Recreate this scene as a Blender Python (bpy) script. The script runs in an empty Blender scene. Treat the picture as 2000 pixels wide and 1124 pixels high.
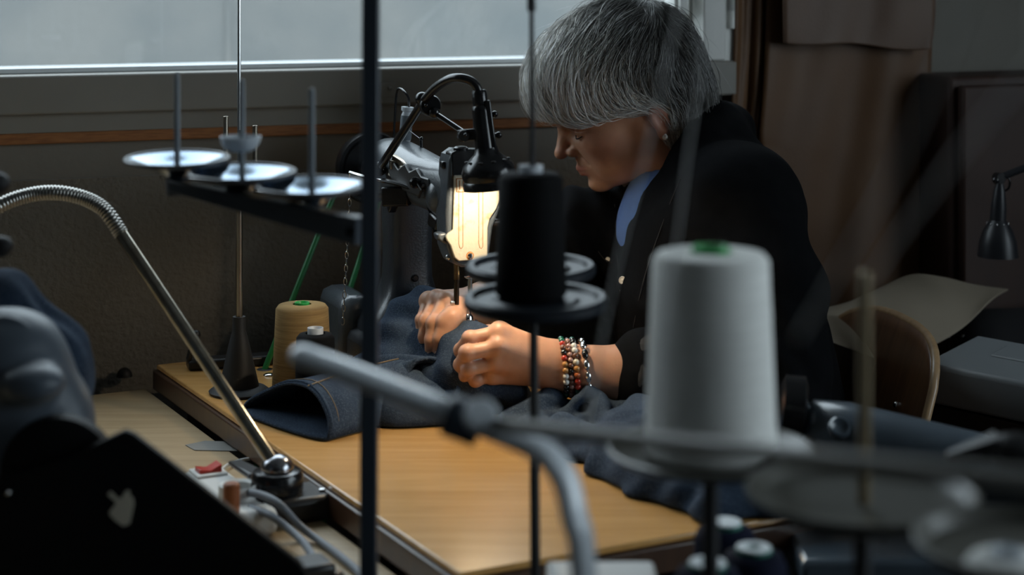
import bpy, bmesh, math, random
import numpy as np
from mathutils import Vector, Matrix, noise as mnoise

random.seed(7)
rng = np.random.default_rng(7)
S = bpy.context.scene
COL = S.collection

# ------------------------------------------------------------------ camera
F = 3571.0            # focal length in pixels of the 2000 x 1124 frame
YH = -100.0           # pixel row of the horizon (view camera with a falling front)
T = 0.75              # height of the sewing table top
ZC = T + 0.5          # camera height
cam = bpy.data.cameras.new('camera')
cam.sensor_width = 36.0
cam.lens = F / 2000.0 * 36.0
cam.shift_y = -(562.0 - YH) / 2000.0
cam.clip_start = 0.02
cam.dof.use_dof = True
cam.dof.focus_distance = 2.06
cam.dof.aperture_fstop = 4.2
camo = bpy.data.objects.new('camera', cam)
camo.location = (0, 0, ZC)
camo.rotation_euler = (math.radians(90), 0, 0)
COL.objects.link(camo)
S.camera = camo

# ------------------------------------------------------------------ view, sky, daylight
S.view_settings.view_transform = 'Standard'
S.view_settings.look = 'None'
S.view_settings.gamma = 1.0
S.view_settings.use_curve_mapping = False
S.view_settings.exposure = 0.0
world = bpy.data.worlds.new('sky')
S.world = world
world.use_nodes = True
bg = world.node_tree.nodes['Background']
bg.inputs['Color'].default_value = (0.80, 0.91, 1.0, 1)
bg.inputs['Strength'].default_value = 5.6

# the window wall: base line through B, running along U (left to right), NIN points into the room
ANG = math.radians(18.8)
U = Vector((math.cos(ANG), math.sin(ANG), 0))
NIN = Vector((math.sin(ANG), -math.cos(ANG), 0))
B = Vector((0, 2.4565, 0))
def R3(u, n, z):
    """room coordinates: u along the window wall, n into the room, z up"""
    return B + U * u + NIN * n + Vector((0, 0, z))
ROOM_L, ROOM_R, ROOM_D, ROOM_H = -2.3, 1.7, 4.6, 2.7
W1 = (-1.75, 0.322, ZC - 0.203, 2.25)      # window opening: u0, u1, z0, z1
W2 = (1.25, 3.3, 0.90, 2.3)              # window in the right wall: n0, n1, z0, z1

def portal(name, loc, direction, sx, sz):
    l = bpy.data.lights.new(name, 'AREA')
    l.shape = 'RECTANGLE'; l.size = sx; l.size_y = sz
    l.cycles.is_portal = True
    o = bpy.data.objects.new(name, l)
    o.location = loc
    o.rotation_euler = Vector(direction).to_track_quat('-Z', 'Z').to_euler()
    COL.objects.link(o)
    return o
portal('window_daylight', R3((W1[0]+W1[1])/2, -0.09, (W1[2]+W1[3])/2), NIN, W1[1]-W1[0], W1[3]-W1[2])
portal('side_window_daylight', R3(ROOM_R+0.09, (W2[0]+W2[1])/2, (W2[2]+W2[3])/2), -U, W2[1]-W2[0], W2[3]-W2[2])

# ------------------------------------------------------------------ helpers
def W(px, py, Y):
    """the point seen at a pixel of the photograph, at distance Y from the camera plane"""
    return Vector(((px-1000.0)/F*Y, Y, ZC - (py-YH)/F*Y))
def WZ(px, py, z):
    """the point seen at a pixel, at height z"""
    return W(px, py, F*(ZC-z)/(py-YH))
def WL(px, py, n=0.0):
    """the point seen at a pixel on the plane n in front of the window wall"""
    d = Vector(((px-1000.0)/F, 1.0, -(py-YH)/F))
    return Vector((0, 0, ZC)) + d * ((B.dot(NIN) + n) / d.dot(NIN))
def px2m(p, Y): return p/F*Y
V = Vector
ZUP = Vector((0, 0, 1))

def frame_of(axis, up=None):
    a = Vector(axis).normalized()
    up = Vector(up) if up is not None else (Vector((0, 0, 1)) if abs(a.z) < 0.9 else Vector((0, 1, 0)))
    x = up.cross(a)
    if x.length < 1e-6: x = Vector((1, 0, 0)).cross(a)
    x.normalize()
    y = a.cross(x).normalized()
    return x, y, a

def catmull(pts, k=8, closed=False):
    pts = [Vector(p) for p in pts]; n = len(pts); out = []
    rngs = range(n) if closed else range(n-1)
    for i in rngs:
        g = (lambda j: pts[j % n]) if closed else (lambda j: pts[max(0, min(n-1, j))])
        p0, p1, p2, p3 = g(i-1), g(i), g(i+1), g(i+2)
        for s in range(k):
            t = s/k
            out.append(0.5*((2*p1) + (p2-p0)*t + (2*p0-5*p1+4*p2-p3)*t*t + (3*p1-p0-3*p2+p3)*t**3))
    if not closed: out.append(pts[-1].copy())
    return out

ORG = {}
def parent_to(o, parent, origin):
    ORG[o] = Vector(origin)
    if parent is not None:
        o.parent = parent
        o.location = Vector(origin) - ORG[parent]
    else:
        o.location = Vector(origin)

def tag(o, label=None, cat=None, group=None, kind=None):
    if label: o['label'] = label
    if cat: o['category'] = cat
    if group: o['group'] = group
    if kind: o['kind'] = kind
    return o

def thing(name, origin, label, cat, group=None):
    o = bpy.data.objects.new(name, None)
    o.empty_display_size = 0.03
    COL.objects.link(o)
    parent_to(o, None, origin)
    return tag(o, label, cat, group)

class MB:
    def __init__(s): s.v = []; s.f = []
    def add(s, vs, fs):
        b = len(s.v)
        s.v += [Vector(p) for p in vs]
        s.f += [tuple(i+b for i in f) for f in fs]
        return s
    def box(s, c, size, X=(1,0,0), Y=(0,1,0), Z=(0,0,1)):
        c = Vector(c); X = Vector(X)*size[0]/2; Y = Vector(Y)*size[1]/2; Z = Vector(Z)*size[2]/2
        vs = [c+X*a+Y*b+Z*d for d in (-1,1) for b in (-1,1) for a in (-1,1)]
        return s.add(vs, [(0,2,3,1),(4,5,7,6),(0,1,5,4),(2,6,7,3),(0,4,6,2),(1,3,7,5)])
    def hexa(s, lo, hi):
        """four lower corners and four upper corners, both counter-clockwise from above"""
        return s.add(list(lo)+list(hi), [(3,2,1,0),(4,5,6,7),(0,1,5,4),(1,2,6,5),(2,3,7,6),(3,0,4,7)])
    def bar(s, p0, p1, w, h, up=(0,0,1), w1=None, h1=None):
        p0, p1 = Vector(p0), Vector(p1)
        x, y, a = frame_of(p1-p0, up)
        w1 = w if w1 is None else w1; h1 = h if h1 is None else h1
        lo = [p0-x*w/2-y*h/2, p0+x*w/2-y*h/2, p0+x*w/2+y*h/2, p0-x*w/2+y*h/2]
        hi = [p1-x*w1/2-y*h1/2, p1+x*w1/2-y*h1/2, p1+x*w1/2+y*h1/2, p1-x*w1/2+y*h1/2]
        return s.hexa(lo, hi)
    def tube(s, pts, r, n=12, caps=True, closed=False, sy=1.0, up=None):
        pts = [Vector(p) for p in pts]; m = len(pts)
        rr = [r]*m if not hasattr(r, '__len__') else list(r)
        t0 = (pts[1]-pts[0])
        x, y, a = frame_of(t0, up)
        vs = []; fs = []
        for i, p in enumerate(pts):
            if closed: t = pts[(i+1) % m]-pts[i-1]
            else: t = pts[min(i+1, m-1)]-pts[max(i-1, 0)]
            t = t.normalized() if t.length > 1e-9 else a
            q = a.rotation_difference(t)
            x = q @ x; x = (x - t*x.dot(t)).normalized(); a = t
            y = a.cross(x)
            for k in range(n):
                an = 2*math.pi*k/n
                vs.append(p + (x*math.cos(an) + y*math.sin(an)*sy)*rr[i])
        for i in range(m if closed else m-1):
            j = (i+1) % m
            for k in range(n):
                l = (k+1) % n
                fs.append((i*n+k, i*n+l, j*n+l, j*n+k))
        if caps and not closed:
            fs.append(tuple(range(n-1, -1, -1))); fs.append(tuple((m-1)*n+k for k in range(n)))
        return s.add(vs, fs)
    def lathe(s, prof, o=(0,0,0), axis=(0,0,1), n=32, up=None):
        """prof: list of (radius, height); radius 0 closes with a pole"""
        o = Vector(o); x, y, a = frame_of(axis, up)
        vs = []; rows = []
        for r, h in prof:
            if r < 1e-7:
                rows.append([len(vs)]); vs.append(o+a*h)
            else:
                rows.append(list(range(len(vs), len(vs)+n)))
                vs += [o + a*h + (x*math.cos(2*math.pi*k/n)+y*math.sin(2*math.pi*k/n))*r for k in range(n)]
        fs = []
        for A, C in zip(rows[:-1], rows[1:]):
            for k in range(n):
                l = (k+1) % n
                if len(A) == 1 and len(C) == 1: continue
                if len(A) == 1: fs.append((A[0], C[l], C[k]))
                elif len(C) == 1: fs.append((A[k], A[l], C[0]))
                else: fs.append((A[k], A[l], C[l], C[k]))
        return s.add(vs, fs)
    def ball(s, c, r, n=20, m=12, X=(1,0,0), Y=(0,1,0), Z=(0,0,1)):
        r = (r, r, r) if not hasattr(r, '__len__') else r
        c = Vector(c); X = Vector(X)*r[0]; Y = Vector(Y)*r[1]; Z = Vector(Z)*r[2]
        vs = [c-Z]; fs = []
        for i in range(1, m):
            th = math.pi*i/m
            for k in range(n):
                an = 2*math.pi*k/n
                vs.append(c - Z*math.cos(th) + (X*math.cos(an)+Y*math.sin(an))*math.sin(th))
        vs.append(c+Z)
        for k in range(n): fs.append((0, 1+(k+1) % n, 1+k))
        for i in range(m-2):
            for k in range(n):
                l = (k+1) % n
                fs.append((1+i*n+k, 1+i*n+l, 1+(i+1)*n+l, 1+(i+1)*n+k))
        b = 1+(m-2)*n
        for k in range(n): fs.append((b+k, b+(k+1) % n, len(vs)-1))
        return s.add(vs, fs)
    def prism(s, poly, o, ex, ey, ez):
        """2d outline on axes ex, ey at o, extruded by vector ez"""
        o, ex, ey, ez = Vector(o), Vector(ex), Vector(ey), Vector(ez)
        n = len(poly)
        vs = [o+ex*a+ey*b for a, b in poly] + [o+ex*a+ey*b+ez for a, b in poly]
        fs = [tuple(range(n-1, -1, -1)), tuple(range(n, 2*n))] + [(k, (k+1) % n, n+(k+1) % n, n+k) for k in range(n)]
        return s.add(vs, fs)
    def grid(s, P, closed_u=False):
        """P[i][j] points"""
        m, n = len(P), len(P[0])
        vs = [p for row in P for p in row]; fs = []
        for i in range(m-1):
            for j in range(n if closed_u else n-1):
                l = (j+1) % n
                fs.append((i*n+j, i*n+l, (i+1)*n+l, (i+1)*n+j))
        return s.add(vs, fs)
    def build(s, name, mat, parent=None, smooth=35, bevel=0.0, subsurf=0, solid=0.0, origin=None, fixn=True):
        me = bpy.data.meshes.new(name)
        if origin is None:
            lo = Vector((min(p.x for p in s.v), min(p.y for p in s.v), min(p.z for p in s.v)))
            hi = Vector((max(p.x for p in s.v), max(p.y for p in s.v), max(p.z for p in s.v)))
            origin = Vector(((lo.x+hi.x)/2, (lo.y+hi.y)/2, lo.z))
        origin = Vector(origin)
        me.from_pydata([tuple(p-origin) for p in s.v], [], s.f)
        if fixn:
            bm = bmesh.new(); bm.from_mesh(me)
            bmesh.ops.recalc_face_normals(bm, faces=bm.faces)
            bm.to_mesh(me); bm.free()
        if smooth:
            me.shade_smooth()
            if smooth < 180: me.set_sharp_from_angle(angle=math.radians(smooth))
        me.materials.append(mat)
        o = bpy.data.objects.new(name, me)
        COL.objects.link(o)
        parent_to(o, parent, origin)
        if solid:
            m = o.modifiers.new('thickness', 'SOLIDIFY'); m.thickness = solid; m.offset = 0
        if bevel:
            m = o.modifiers.new('bevel', 'BEVEL'); m.width = bevel; m.segments = 2; m.limit_method = 'ANGLE'; m.angle_limit = math.radians(40)
        if subsurf:
            m = o.modifiers.new('subdivision', 'SUBSURF'); m.levels = subsurf; m.render_levels = subsurf
        return o

# ------------------------------------------------------------------ materials
def srgb(r, g, b):
    f = lambda c: (c/255/12.92) if c/255 <= 0.04045 else ((c/255+0.055)/1.055)**2.4
    return (f(r), f(g), f(b), 1)
MATS = {}
def mat(name, col, rough=0.5, metal=0.0, col2=None, nscale=20.0, ndetail=4.0, nlo=0.35, nhi=0.65, stretch=(1,1,1),
        bump=0.0, bscale=200.0, bdist=0.001, coat=0.0, trans=0.0, spec=0.5, rough2=None, sheen=0.0, sss=0.0, alpha=1.0, emit=None, estr=0.0, ior=1.45, coord='Object'):
    m = bpy.data.materials.new(name); m.use_nodes = True
    nt = m.node_tree; p = nt.nodes['Principled BSDF']
    c4 = lambda c: tuple(c) if len(c) == 4 else (*c, 1)
    p.inputs['Base Color'].default_value = c4(col)
    p.inputs['Roughness'].default_value = rough
    p.inputs['Metallic'].default_value = metal
    p.inputs['Specular IOR Level'].default_value = spec
    p.inputs['Coat Weight'].default_value = coat
    p.inputs['Coat Roughness'].default_value = 0.12
    p.inputs['Transmission Weight'].default_value = trans
    p.inputs['IOR'].default_value = ior
    p.inputs['Sheen Weight'].default_value = sheen
    p.inputs['Alpha'].default_value = alpha
    if sss:
        p.inputs['Subsurface Weight'].default_value = sss
        p.inputs['Subsurface Radius'].default_value = (1.0, 0.35, 0.18)
        p.inputs['Subsurface Scale'].default_value = 0.006
    if emit:
        p.inputs['Emission Color'].default_value = c4(emit); p.inputs['Emission Strength'].default_value = estr
    if col2 is not None or bump:
        tc = nt.nodes.new('ShaderNodeTexCoord'); mp = nt.nodes.new('ShaderNodeMapping')
        mp.inputs['Scale'].default_value = stretch
        nt.links.new(tc.outputs[coord], mp.inputs['Vector'])
    if col2 is not None:
        nz = nt.nodes.new('ShaderNodeTexNoise'); nz.inputs['Scale'].default_value = nscale; nz.inputs['Detail'].default_value = ndetail
        rp = nt.nodes.new('ShaderNodeMapRange'); rp.inputs['From Min'].default_value = nlo; rp.inputs['From Max'].default_value = nhi
        mx = nt.nodes.new('ShaderNodeMix'); mx.data_type = 'RGBA'
        mx.inputs['A'].default_value = c4(col); mx.inputs['B'].default_value = c4(col2)
        nt.links.new(mp.outputs[0], nz.inputs['Vector']); nt.links.new(nz.outputs['Fac'], rp.inputs['Value'])
        nt.links.new(rp.outputs['Result'], mx.inputs['Factor']); nt.links.new(mx.outputs['Result'], p.inputs['Base Color'])
        if rough2 is not None:
            r2 = nt.nodes.new('ShaderNodeMapRange'); r2.inputs['To Min'].default_value = rough; r2.inputs['To Max'].default_value = rough2
            nt.links.new(rp.outputs['Result'], r2.inputs['Value']); nt.links.new(r2.outputs['Result'], p.inputs['Roughness'])
    if bump:
        bn = nt.nodes.new('ShaderNodeTexNoise'); bn.inputs['Scale'].default_value = bscale; bn.inputs['Detail'].default_value = 3
        bp = nt.nodes.new('ShaderNodeBump'); bp.inputs['Strength'].default_value = bump; bp.inputs['Distance'].default_value = bdist
        nt.links.new(mp.outputs[0], bn.inputs['Vector']); nt.links.new(bn.outputs['Fac'], bp.inputs['Height'])
        nt.links.new(bp.outputs[0], p.inputs['Normal'])
    MATS[name] = m
    return m

M_PLASTER = mat('plaster', (0.178, 0.162, 0.136), 0.9, col2=(0.156, 0.140, 0.117), nscale=3, bump=1.0, bscale=130, bdist=0.003)
M_PLASTER_UP = mat('plaster_upper', (0.19, 0.177, 0.154), 0.9, col2=(0.172, 0.158, 0.136), nscale=4, bump=0.35, bscale=120, bdist=0.001)
M_PAINT = mat('frame_paint', (0.225, 0.213, 0.19), 0.45, col2=(0.205, 0.194, 0.172), nscale=6)
M_SASH = mat('sash_paint', (0.70, 0.70, 0.67), 0.4)
M_STRIP = mat('oak_strip', (0.33, 0.135, 0.045), 0.55, col2=(0.22, 0.085, 0.03), nscale=8, stretch=(6, 6, 60), bump=0.15, bscale=80)
M_CEIL = mat('ceiling_paint', (0.25, 0.25, 0.245), 0.9)
M_DARKWALL = mat('far_wall_paint', (0.06, 0.059, 0.057), 0.9, col2=(0.05, 0.049, 0.047), nscale=2)
M_FLOOR = mat('floor_lino', (0.10, 0.085, 0.07), 0.6, col2=(0.07, 0.06, 0.05), nscale=3)
M_CONCRETE = mat('concrete', (0.25, 0.25, 0.24), 0.95, col2=(0.175, 0.19, 0.193), nscale=3.2, ndetail=10, nlo=0.38, nhi=0.66, bump=0.3, bscale=60, bdist=0.004)
def thin_glass(name, tint, gloss):
    m_ = bpy.data.materials.new(name); m_.use_nodes = True
    nt = m_.node_tree; nt.nodes.remove(nt.nodes['Principled BSDF']); out = nt.nodes['Material Output']
    t_ = nt.nodes.new('ShaderNodeBsdfTransparent'); t_.inputs['Color'].default_value = (*tint, 1)
    g_ = nt.nodes.new('ShaderNodeBsdfGlossy'); g_.inputs['Roughness'].default_value = 0.03
    x_ = nt.nodes.new('ShaderNodeMixShader'); x_.inputs['Fac'].default_value = gloss
    nt.links.new(t_.outputs[0], x_.inputs[1]); nt.links.new(g_.outputs[0], x_.inputs[2]); nt.links.new(x_.outputs[0], out.inputs['Surface'])
    return m_
M_GLASS = thin_glass('window_glass', (0.95, 0.97, 0.97), 0.05)
M_ZINC = mat('zinc_bead', (0.75, 0.78, 0.8), 0.35, metal=0.3)
M_STEEL = mat('steel', (0.55, 0.55, 0.55), 0.25, metal=1.0)
M_WORN = mat('worn_steel', (0.42, 0.38, 0.32), 0.28, metal=1.0, col2=(0.22, 0.17, 0.12), nscale=60, stretch=(1, 1, 0.2))
M_BLACKM = mat('black_enamel', (0.008, 0.008, 0.009), 0.22, spec=0.6)
M_BLACKP = mat('black_plastic', (0.012, 0.012, 0.013), 0.38)
M_BLACKMATT = mat('black_matt', (0.010, 0.010, 0.011), 0.6)
M_CHROME = mat('chrome', (0.8, 0.8, 0.8), 0.12, metal=1.0)
# ================================================================== the setting
def rbox(mb, u0, u1, n0, n1, z0, z1):
    lo = [R3(u0, n0, z0), R3(u1, n0, z0), R3(u1, n1, z0), R3(u0, n1, z0)]
    hi = [R3(u0, n0, z1), R3(u1, n0, z1), R3(u1, n1, z1), R3(u0, n1, z1)]
    return mb.hexa(lo, hi)
def struct(mb, name, m, parent=None, **k):
    o = mb.build(name, m, parent, **k)
    if parent is None: o['kind'] = 'structure'
    return o

m = MB(); rbox(m, ROOM_L-0.2, ROOM_R+0.2, -0.2, ROOM_D+0.2, -0.1, 0.0); struct(m, 'floor', M_FLOOR)
m = MB(); rbox(m, ROOM_L-0.2, ROOM_R+0.2, -0.2, ROOM_D+0.2, ROOM_H, ROOM_H+0.1); struct(m, 'ceiling', M_CEIL)
ZB = ZC - 0.285      # where the lower wall paint begins
m = MB()
rbox(m, ROOM_L-0.2, W1[0], -0.2, 0, ZB, ROOM_H); rbox(m, W1[1], ROOM_R+0.2, -0.2, 0, ZB, ROOM_H)
rbox(m, W1[0], W1[1], -0.2, 0, ZB, W1[2]); rbox(m, W1[0], W1[1], -0.2, 0, W1[3], ROOM_H)
wb = struct(m, 'wall_back', M_PLASTER_UP)
m = MB(); rbox(m, ROOM_L-0.2, ROOM_R+0.2, -0.2, 0.0015, 0, ZB); struct(m, 'lower_wall', M_PLASTER, wb, bevel=0.001)
m = MB(); rbox(m, ROOM_L-0.2, ROOM_L, 0, ROOM_D, 0, ROOM_H); struct(m, 'wall_left', M_DARKWALL)
m = MB(); rbox(m, ROOM_L, ROOM_R, ROOM_D, ROOM_D+0.2, 0, ROOM_H); struct(m, 'wall_front', M_DARKWALL)
m = MB()
rbox(m, ROOM_R, ROOM_R+0.2, 0, W2[0], 0, ROOM_H); rbox(m, ROOM_R, ROOM_R+0.2, W2[1], ROOM_D, 0, ROOM_H)
rbox(m, ROOM_R, ROOM_R+0.2, W2[0], W2[1], 0, W2[2]); rbox(m, ROOM_R, ROOM_R+0.2, W2[0], W2[1], W2[3], ROOM_H)
struct(m, 'wall_right', M_DARKWALL)

# wooden strip under the window and the apron board above it
m = MB(); rbox(m, ROOM_L, 0.27, 0, 0.008, ZC-0.2405, ZC-0.2265); struct(m, 'trim_1', M_STRIP, bevel=0.0015)
m = MB(); rbox(m, ROOM_L, 0.30, 0, 0.012, ZC-0.2265, ZC-0.2032); struct(m, 'trim_2', M_PAINT, bevel=0.001)

# the window: frame, sash, bead, pane, hinges
win = thing('window_1', R3(0, 0, W1[2]), None, None); win['kind'] = 'structure'
zf = ZC-0.203; zg = ZC-0.152
uR = W1[1]
m = MB(); rbox(m, W1[0], uR, -0.08, 0.024, zf, zg-0.003); m.build('bottom_rail', M_PAINT, win, bevel=0.003)
m = MB(); rbox(m, uR-0.018, uR+0.006, -0.08, 0.018, zf, W1[3]); m.build('jamb', M_SASH, win, bevel=0.002)
m = MB(); rbox(m, uR-0.052, uR-0.018, -0.07, 0.026, zg-0.003, W1[3]-0.02); m.build('sash_stile', M_SASH, win, bevel=0.003)
m = MB(); rbox(m, W1[0], W1[0]+0.05, -0.07, 0.026, zg-0.003, W1[3]-0.02); m.build('sash_stile', M_SASH, win, bevel=0.003)
m = MB(); rbox(m, W1[0], uR, -0.07, 0.026, W1[3]-0.06, W1[3]); m.build('top_rail', M_SASH, win, bevel=0.003)
m = MB(); rbox(m, W1[0]+0.05, uR-0.052, -0.055, -0.01, zg-0.003, zg+0.004); m.build('glazing_bead', M_ZINC, win, bevel=0.0015)
m = MB(); rbox(m, uR-0.075, uR-0.052, -0.055, -0.012, zg+0.004, W1[3]-0.06); m.build('glazing_bead', M_SASH, win, bevel=0.0015)
m = MB(); rbox(m, W1[0]+0.04, uR-0.05, -0.036, -0.032, zg-0.002, W1[3]-0.05); m.build('pane', M_GLASS, win, smooth=0)
m = MB()
hp = WL(1430, 28, 0.022)
hu = (hp-B).dot(U)
m.lathe([(0, -0.02), (0.0062, -0.02), (0.0062, 0.02), (0, 0.02)], R3(hu, 0.018, hp.z+0.0), ZUP, 16)
m.lathe([(0, -0.058), (0.0062, -0.058), (0.0062, -0.021), (0, -0.021)], R3(hu, 0.018, hp.z+0.062), ZUP, 16)
m.build('hinge', M_SASH, win, bevel=0.0008)
# sash latch keeper seen beside the head
m = MB()
kp = WL(1325, 12, 0.0)
ku = (kp-B).dot(U)
rbox(m, ku-0.011, ku+0.011, -0.01, 0.012, kp.z-0.012, kp.z+0.03)
rbox(m, ku-0.006, ku+0.006, 0.012, 0.020, kp.z-0.006, kp.z+0.014)
m.build('latch', M_SASH, win, bevel=0.002)
# catch plate on the bottom rail
m = MB(); cp = WL(757, 172, 0.024); cu = (cp-B).dot(U)
rbox(m, cu-0.010, cu+0.010, 0.0235, 0.026, cp.z-0.012, cp.z+0.008)
m.ball(R3(cu+0.002, 0.027, cp.z), 0.0028, 10, 6)
m.build('catch_plate', M_PAINT, win, bevel=0.0008)
# outside sill, courtyard wall and ground
m = MB(); rbox(m, W1[0]-0.1, uR+0.1, -0.32, -0.08, zf-0.01, zg-0.012); m.build('outer_sill', M_ZINC, win, bevel=0.004)
m = MB(); rbox(m, -7.0, 6.0, -1.75, -1.55, -1.0, 1.95); ow = struct(m, 'wall_outside', M_CONCRETE)
m = MB(); rbox(m, -7.0, 6.0, -1.56, -0.2, -1.2, -1.0); struct(m, 'ground_outside', M_CONCRETE)
for k, uu in enumerate((-2.45, -1.28, -0.11, 1.06)):      # shallow board joints in the courtyard wall
    m = MB(); rbox(m, uu-0.006, uu+0.006, -1.551, -1.548, -1.0, 1.95); m.build('joint_strip', M_CONCRETE, ow)

# window in the right wall, out of the picture: daylight for the right side of the room
w2 = thing('window_2', R3(ROOM_R, W2[0], W2[2]), None, None); w2['kind'] = 'structure'
for (a, b, c, d) in ((W2[0], W2[1], W2[2], W2[2]+0.05), (W2[0], W2[1], W2[3]-0.05, W2[3]), (W2[0], W2[0]+0.05, W2[2]+0.05, W2[3]-0.05), (W2[1]-0.05, W2[1], W2[2]+0.05, W2[3]-0.05), ((W2[0]+W2[1])/2-0.03, (W2[0]+W2[1])/2+0.03, W2[2]+0.05, W2[3]-0.05)):
    m = MB(); rbox(m, ROOM_R-0.01, ROOM_R+0.06, a, b, c, d); m.build('sash_frame', M_SASH, w2, bevel=0.003)
m = MB(); rbox(m, ROOM_R+0.02, ROOM_R+0.025, W2[0]+0.04, W2[1]-0.04, W2[2]+0.04, W2[3]-0.04); m.build('pane', M_GLASS, w2, smooth=0)

# ================================================================== the tables
def wood(name, a, b, rough=0.28, ang=0.0, scale=1.0, coat=0.3):
    m_ = bpy.data.materials.new(name); m_.use_nodes = True
    nt = m_.node_tree; p = nt.nodes['Principled BSDF']
    p.inputs['Roughness'].default_value = rough; p.inputs['Coat Weight'].default_value = coat; p.inputs['Coat Roughness'].default_value = 0.16
    tc = nt.nodes.new('ShaderNodeTexCoord'); mp = nt.nodes.new('ShaderNodeMapping')
    mp.inputs['Rotation'].default_value = (0, 0, ang); mp.inputs['Scale'].default_value = (3*scale, 34*scale, 3*scale)
    n1 = nt.nodes.new('ShaderNodeTexNoise'); n1.inputs['Scale'].default_value = 1.6; n1.inputs['Detail'].default_value = 8; n1.inputs['Distortion'].default_value = 1.2
    n2 = nt.nodes.new('ShaderNodeTexNoise'); n2.inputs['Scale'].default_value = 3.0; n2.inputs['Detail'].default_value = 3
    mp2 = nt.nodes.new('ShaderNodeMapping'); mp2.inputs['Scale'].default_value = (2, 2, 2)
    mx = nt.nodes.new('ShaderNodeMix'); mx.data_type = 'RGBA'
    mx.inputs['A'].default_value = (*a, 1); mx.inputs['B'].default_value = (*b, 1)
    r = nt.nodes.new('ShaderNodeMapRange'); r.inputs['From Min'].default_value = 0.3; r.inputs['From Max'].default_value = 0.7
    ad = nt.nodes.new('ShaderNodeMath'); ad.operation = 'MULTIPLY_ADD'; ad.inputs[1].default_value = 0.35
    L = nt.links.new
    L(tc.outputs['Object'], mp.inputs['Vector']); L(tc.outputs['Object'], mp2.inputs['Vector'])
    L(mp.outputs[0], n1.inputs['Vector']); L(mp2.outputs[0], n2.inputs['Vector'])
    L(n2.outputs['Fac'], ad.inputs[0]); L(n1.outputs['Fac'], ad.inputs[2])
    sb = nt.nodes.new('ShaderNodeMath'); sb.operation = 'SUBTRACT'; sb.inputs[1].default_value = 0.175
    L(ad.outputs[0], sb.inputs[0]); L(sb.outputs[0], r.inputs['Value']); L(r.outputs['Result'], mx.inputs['Factor'])
    L(mx.outputs['Result'], p.inputs['Base Color'])
    bp = nt.nodes.new('ShaderNodeBump'); bp.inputs['Strength'].default_value = 0.06; bp.inputs['Distance'].default_value = 0.0006
    L(n1.outputs['Fac'], bp.inputs['Height']); L(bp.outputs[0], p.inputs['Normal'])
    return m_
TAN = math.radians(27.7)
TU = V((math.cos(TAN), math.sin(TAN), 0)); TV = V((-math.sin(TAN), math.cos(TAN), 0))     # table axes: along the front, towards the wall
M_BIRCH = wood('birch_ply', (0.70, 0.385, 0.13), (0.57, 0.29, 0.085), 0.24, -TAN, 1.0, 0.6)
M_BIRCH2 = wood('bench_ply', (0.50, 0.37, 0.22), (0.40, 0.28, 0.15), 0.42, -TAN+0.9)
M_EDGE = wood('ply_edge', (0.075, 0.034, 0.016), (0.045, 0.02, 0.010), 0.4, -TAN, 1.5)
M_LEG = mat('table_leg_paint', (0.05, 0.055, 0.06), 0.45)

TA = WZ(894, 1125, T)                      # near left corner of the sewing table
TB = WZ(298, 712, T)                       # far left corner
TLEN = (TB-TA).length
TWID = 0.42
def tpt(a, b, z=T): q = TA + TU*a + TV*b; return V((q.x, q.y, z))
def slab(mb, corners, z0, z1):
    return mb.hexa([V((c.x, c.y, z0)) for c in corners], [V((c.x, c.y, z1)) for c in corners])
tab = thing('sewing_table', tpt(TWID/2, TLEN/2, 0), 'birch plywood sewing table with dark edges, under the sewing machine', 'table')
m = MB(); slab(m, [tpt(0.004, 0.004), tpt(TWID-0.004, 0.004), tpt(TWID-0.004, TLEN-0.004), tpt(0.004, TLEN-0.004)], T-0.006, T)
m.build('tabletop', M_BIRCH, tab, bevel=0.0015)
m = MB(); slab(m, [tpt(0, 0), tpt(TWID, 0), tpt(TWID, TLEN), tpt(0, TLEN)], T-0.03, T-0.0062)
m.build('edge_band', M_EDGE, tab, bevel=0.002)
for a, b in ((0.05, 0.06), (TWID-0.05, 0.06), (TWID-0.05, TLEN-0.06), (0.05, TLEN-0.06)):
    m = MB(); m.box(tpt(a, b, (T-0.03)/2), (0.04, 0.04, T-0.03), TU, TV); m.build('leg', M_LEG, tab, bevel=0.003)

# lower workbench left of it
TBN = T-0.032
BW = 0.95
ben = thing('workbench', tpt(-BW/2, TLEN/2, 0), 'pale wooden workbench lower than the sewing table, along its left edge', 'workbench')
m = MB(); slab(m, [tpt(-BW, -0.015), tpt(-0.004, -0.015), tpt(-0.004, TLEN+0.015), tpt(-BW, TLEN+0.015)], TBN-0.022, TBN)
m.build('benchtop', M_BIRCH2, ben, bevel=0.002)
for a, b in ((-BW+0.05, 0.05), (-0.06, 0.05), (-0.06, TLEN-0.05), (-BW+0.05, TLEN-0.05)):
    m = MB(); m.box(tpt(a, b, (TBN-0.022)/2), (0.045, 0.045, TBN-0.022), TU, TV); m.build('leg', M_LEG, ben, bevel=0.003)

# front table below the picture's lower edge, carries everything in the foreground
FT = T
fro = thing('front_table', (0.39, 0.985, 0), 'dark front worktable below the foreground thread stands', 'table')
m = MB(); m.box((0.39, 0.985, FT-0.015), (1.06, 0.77, 0.03)); m.build('tabletop', mat('dark_laminate', (0.012, 0.012, 0.013), 0.55, spec=0.3), fro, bevel=0.003)
for x in (-0.10, 0.88):
    for y in (0.64, 1.33):
        m = MB(); m.box((x, y, (FT-0.03)/2), (0.04, 0.04, FT-0.03)); m.build('leg', M_LEG, fro, bevel=0.003)
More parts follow.
